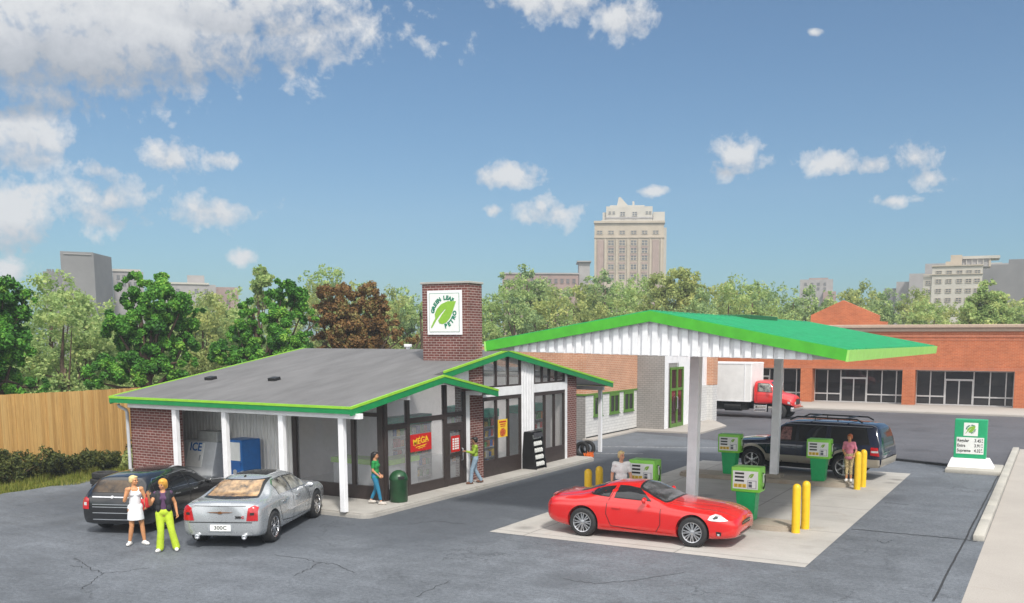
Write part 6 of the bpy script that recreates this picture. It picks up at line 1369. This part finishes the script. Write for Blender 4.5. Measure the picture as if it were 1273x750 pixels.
T.windows((759, 772.7, 786.9, 800.4), (302, 311.5, 320.5, 332, 344.5), 8, 7, M_TAN, M_FWIN); T.windows((745, 759, 772.7, 786.9, 800.4, 814), (289,), 7.5, 5, M_TAN, M_FWIN)
T.windows((773, 788), (264.5, 274), 6.5, 5.5, M_PALEST, M_FWIN, 2.9); T.windows((757, 762, 803, 807), (263,), 3, 3.5, M_PALEST, M_FWIN, 2.9)
for x0, x1 in ((742, 750), (810, 818)): T.box('brown_panel', M_TBR, x0, x1, 298.5, None, .3, -.25)
for y in (306.5, 326, 337.5, 315.8):
    for xx in (759, 772.7, 786.9, 800.4): T.box('spandrel', M_TBR, xx-4, xx+4, y, y+2.2, .25, -.2)
for xx in (752, 766, 780, 793.6, 807.5, 739.8, 821): T.box('pier', M_TAN, xx-1.1, xx+1.1, 297, None, .8, -.55)
B = Far('brick_warehouse', 'long low brown brick building with a square chimney block, left of the tan tower', 240, 680)
B.box('wall', M_FBR, 625, 719, 341, None, 14); B.box('coping', M_FGR, 624.5, 719.5, 339.3, 341, 14.4, -.3); B.box('chimney_block', M_FGR, 720, 733.5, 325, None, 8, 2); B.box('chimney_cap', M_FGR, 717.6, 735.2, 323.6, 325, 9.5, 1.2); B.box('lean_to', M_FGR, 733.6, 742, 347, None, 6, 3)
B.windows([632+i*7.4 for i in range(12)], (349.5,), 4.2, 6, M_FBR, M_FWIN)
D = Far('dark_block', 'dark grey windowless block with a taller box part, left on the skyline', 230, 100)
D.box('wall', M_DKST, 57, 81, 339, None, 14); D.box('tall_block', M_DKST, 80, 121, 314, None, 22, -1.5); b = MB()
x0, x1 = D.X(121), D.X(144.5); b.solid([(x0, -1.5, 0), (x1, 9, 0), (x1, 20.5, 0), (x0, 20.5, 0)], (0, 0, D.Z(314.5))); b.build('angled_side', M_DKST, D.t)
for q in (63, 66, 69.5, 78): D.box('roof_box', M_DKST, q-1.2, q+1.2, 335.5, 339.2, 3, 1)
D.box('ribbed_face', M_FGR, 84, 118, 316.5, 317.5, .3, -1.75)
G = Far('grey_office_block', 'grey low office block with pale roof edge, between dark block and green tree', 250, 162)
G.box('wall', M_FGR, 143, 181, 338, None, 12); G.box('roof_edge', M_PALEST, 143, 178, 335, 338, 10, -.3); G.windows((150, 157, 164, 171), (345, 353), 4, 5, M_FGR, M_FWIN)
E_ = Far('flat_roofed_block', 'brownish flat roofed block with one rooftop box, behind the green tree', 235, 250)
E_.box('wall', M_FGR, 205, 270, 354, None, 14); E_.box('right_wing', M_FBR, 262, 298, 356, None, 10, 2); E_.box('rooftop_box', M_FGR, 235, 256.5, 342, 354, 8, 2); E_.box('roof_edge', M_PALEST, 204, 262, 351.8, 354, 13, -.3); E_.windows((214, 223, 246, 258, 285), (362,), 4.5, 5, M_FGR, M_FWIN)
S = Far('stone_apartment_block', 'pale stone apartment block with rows of paired windows, right on the skyline', 230, 1182)
S.box('wall', M_PALEST, 1156, 1218.5, 331, None, 16); S.box('left_bay', M_PALEST, 1145.5, 1156, 342, None, 15, .4); S.box('cornice', M_TAN, 1155.4, 1219, 329.8, 331.2, 16.6, -.35); S.box('cornice', M_TAN, 1145.2, 1218.8, 340.6, 341.6, .4, -.3)
S.windows((1164.5, 1177, 1190, 1201.5, 1212), (339, 349.5, 361.5, 373), 7, 5.2, M_TAN, M_FWIN); S.windows((1151.5,), (351, 362), 6, 5, M_TAN, M_FWIN, .3)
S.box('rooftop_box', M_TAN, 1178, 1192.5, 316, 331, 7, 3); S.box('rooftop_glazing', M_FGR, 1193, 1226, 321, 331, 6, 4); S.box('rooftop_roof', M_PALEST, 1192.6, 1240, 317.5, 321, 7, 3.5); S.box('rooftop_frame', M_TAN, 1226, 1229, 318, 331, 6, 3.8); S.box('rooftop_box', M_TAN, 1172, 1178, 324, 331, 6, 3)
for q in (1198, 1205, 1212, 1219): S.box('mullion', M_PALEST, q-.5, q+.5, 321, 331, .4, 3.7)
L = Far('grey_stepped_block', 'grey stepped building left of the stone apartment block', 260, 1150)
L.box('wall', M_FGR, 1128, 1147, 340, None, 14); L.box('tall_block', M_FGR, 1147, 1174, 327, None, 14, 3); L.box('wing', M_FGR, 1112, 1128, 349, None, 10, 3); L.box('wing', M_DKST, 1097, 1112, 357, None, 10, 4)
R_ = Far('long_dark_building', 'long dark grey building cut by the right picture edge', 250, 1245)
R_.box('wall', M_DKST, 1218, 1300, 329, None, 18); R_.box('roof_slab', M_FGR, 1222, 1252, 327, 329, 14, 1); R_.box('tall_block', M_DKST, 1250, 1300, 322.5, 329, 14, 1); R_.box('parapet', M_PALEST, 1222, 1242, 326, 327, 12, 1)
Q = Far('distant_pink_block', 'small distant pinkish grey block low on the skyline above the trees', 280, 1016)
Q.box('wall', M_FGR, 993, 1034, 347.5, None, 10); Q.box('upper_block', M_FBR, 1004, 1028, 345.5, 347.5, 7, 1); Q.box('red_wing', M_FBR, 1022, 1038, 363, None, 8, -2); Q.windows((1000, 1008, 1016, 1024), (353, 359), 3, 3, M_FGR, M_FWIN)
# ------------------------------------------------------------------ sun, sky and air
SUN_AZ, SUN_EL = RD(-42), RD(50)          # towards the sun: azimuth from +X, elevation
sd = Vector((cos(SUN_EL)*cos(SUN_AZ), cos(SUN_EL)*sin(SUN_AZ), sin(SUN_EL)))
ld = bpy.data.lights.new('sun', 'SUN'); ld.energy = 2.8; ld.angle = RD(6); ld.color = (1.0, .955, .88)
lo = bpy.data.objects.new('sun', ld); COL.objects.link(lo); lo.rotation_mode = 'QUATERNION'; lo.rotation_quaternion = sd.to_track_quat('Z', 'Y')
w = bpy.data.worlds.new('World'); SC.world = w; w.use_nodes = True; nt = w.node_tree; bg = nt.nodes['Background']
sky = _n(nt, 'ShaderNodeTexSky', sky_type='NISHITA'); sky.sun_disc = False; sky.sun_elevation = SUN_EL; sky.sun_rotation = pi/2-SUN_AZ; sky.air_density = 1.0; sky.dust_density = .9; sky.ozone_density = 1.6; sky.altitude = 0
SKY_K = .069
tc = _n(nt, 'ShaderNodeTexCoord'); dv = tc.outputs['Generated']
def vdot(v):
    m = _n(nt, 'ShaderNodeVectorMath', operation='DOT_PRODUCT'); nt.links.new(dv, m.inputs[0]); m.inputs[1].default_value = v; return m.outputs['Value']
clouds = [(150, 22, 240, 62), (330, 0, 140, 42), (60, 60, 175, 56), (692, -8, 76, 30), (778, 20, 44, 25), (640, -4, 44, 18), (25, 165, 56, 42), (14, 268, 60, 46), (140, 248, 58, 36), (122, 212, 24, 22), (212, 194, 36, 22), (255, 262, 68, 20), (272, 200, 24, 11), (628, 218, 56, 18), (678, 264, 44, 18), (614, 262, 12, 9), (915, 195, 40, 26), (902, 214, 24, 12), (1040, 201, 46, 15), (1086, 203, 34, 15), (1138, 196, 34, 24), (1155, 222, 30, 12), (1108, 250, 26, 8), (810, 238, 16, 7), (304, 320, 14, 12), (12, 338, 30, 18), (1012, 40, 10, 6)]
tot = None; und = None
for (x, y, a, b_) in clouds:
    c = sight(x, y).normalized(); r = (sight(x+1, y)-sight(x-1, y)).normalized(); r = (r-c*r.dot(c)).normalized(); u = r.cross(c)*-1
    u = c.cross(r)*1.0; u = u if u.z > 0 else -u
    ka, kb = FPX/a*1.0, FPX/b_*1.0
    U_ = vdot(r*ka); V_ = vdot(u*kb)
    q = _math(nt, 'SQRT', _math(nt, 'ADD', _math(nt, 'MULTIPLY', U_, U_), _math(nt, 'MULTIPLY', V_, V_)))
    q = _math(nt, 'ADD', q, _math(nt, 'MULTIPLY', _math(nt, 'LESS_THAN', vdot(c), 0.0), 9.0))
    d1 = _math(nt, 'SUBTRACT', 1.28 if b_ > 54 else 1.02, q)
    und_i = _math(nt, 'MULTIPLY', V_, _math(nt, 'MINIMUM', _math(nt, 'MAXIMUM', _math(nt, 'MULTIPLY', d1, 4.0), 0.0), 1.0))
    wgt = min(1.0, b_/50.0)
    und_i = _math(nt, 'MULTIPLY', und_i, wgt)
    tot = d1 if tot is None else _math(nt, 'MAXIMUM', tot, d1); und = und_i if und is None else _math(nt, 'MINIMUM', und, und_i)
n1 = _noise(nt, dv, 20, 10, .6, .3); n2 = _noise(nt, dv, 62, 8, .62, .2); n3 = _noise(nt, dv, 7, 5, .55, .2)
dens = _math(nt, 'ADD', tot, _math(nt, 'ADD', _math(nt, 'MULTIPLY', _math(nt, 'SUBTRACT', n1, .52), 2.6), _math(nt, 'MULTIPLY', _math(nt, 'SUBTRACT', n2, .5), 2.0)))
cov = _ramp(nt, dens, [(.0, 0), (.28, .42), (.75, .95)])
shade = _math(nt, 'ADD', _math(nt, 'MULTIPLY', und, .55), _math(nt, 'ADD', _math(nt, 'MULTIPLY', n1, .9), _math(nt, 'MULTIPLY', n2, .35)))
ccol = _ramp(nt, shade, [(.12, (.44, .47, .52)), (.42, (.66, .68, .72)), (.66, (.86, .87, .88))])
skyk = _n(nt, 'ShaderNodeVectorMath', operation='SCALE'); skyk.inputs['Scale'].default_value = SKY_K
skt = _n(nt, 'ShaderNodeVectorMath', operation='MULTIPLY'); skt.inputs[1].default_value = (.60, .87, 1.02); nt.links.new(sky.outputs[0], skt.inputs[0]); nt.links.new(skt.outputs[0], skyk.inputs[0])
ck_ = _n(nt, 'ShaderNodeVectorMath', operation='SCALE'); ck_.inputs['Scale'].default_value = .62; nt.links.new(ccol, ck_.inputs[0])
fill_cloud_n = _noise(nt, dv, 2.6, 7, .6, .4)                  # bright fill cloud added out of view, overhead and behind the camera
sp_ = _n(nt, 'ShaderNodeSeparateXYZ'); nt.links.new(dv, sp_.inputs[0])
ahead = vdot(Vector((_F.x, _F.y, 0)).normalized())
fill_cloud_m = _math(nt, 'MAXIMUM', _ramp(nt, sp_.outputs[2], [(.62, 0), (.80, 1)]), _math(nt, 'MULTIPLY', _ramp(nt, _math(nt, 'MULTIPLY', ahead, -1.0), [(.1, 0), (.4, 1)]), _ramp(nt, sp_.outputs[2], [(.02, 0), (.14, 1)])))
fill_cloud = _math(nt, 'MULTIPLY', fill_cloud_m, _ramp(nt, fill_cloud_n, [(.30, .15), (.46, .97)]))
dk = _n(nt, 'ShaderNodeVectorMath', operation='SCALE'); dk.inputs['Scale'].default_value = 1.4; nt.links.new(_ramp(nt, fill_cloud_n, [(.4, (.98, .97, .95)), (.75, (.80, .81, .83))]), dk.inputs[0])
sky_c = _mix(nt, cov, skyk.outputs[0], ck_.outputs[0])
nt.links.new(_mix(nt, fill_cloud, sky_c, dk.outputs[0]), bg.inputs[0]); bg.inputs[1].default_value = 1.0
HAZE = .0009
b = MB(); b.box(-262, 232, -52, 305, -1.03, 57); hz = b.build('haze', []); m = bpy.data.materials.new('haze_air'); m.use_nodes = True; nt2 = m.node_tree; nt2.nodes.remove(nt2.nodes['Principled BSDF'])
pv = _n(nt2, 'ShaderNodeVolumePrincipled'); pv.inputs['Color'].default_value = (.82, .88, .95, 1); pv.inputs['Density'].default_value = HAZE; pv.inputs['Anisotropy'].default_value = .2
nt2.links.new(pv.outputs[0], nt2.nodes['Material Output'].inputs['Volume']); hz.data.materials.append(m); tag(hz, kind='stuff')
SC.view_settings.view_transform = 'Standard'; SC.view_settings.look = 'None'; SC.view_settings.exposure = 0.56; SC.view_settings.gamma = 1
SC.cycles.max_bounces = 6; SC.cycles.transparent_max_bounces = 12; SC.cycles.volume_bounces = 0; SC.cycles.use_denoising = True
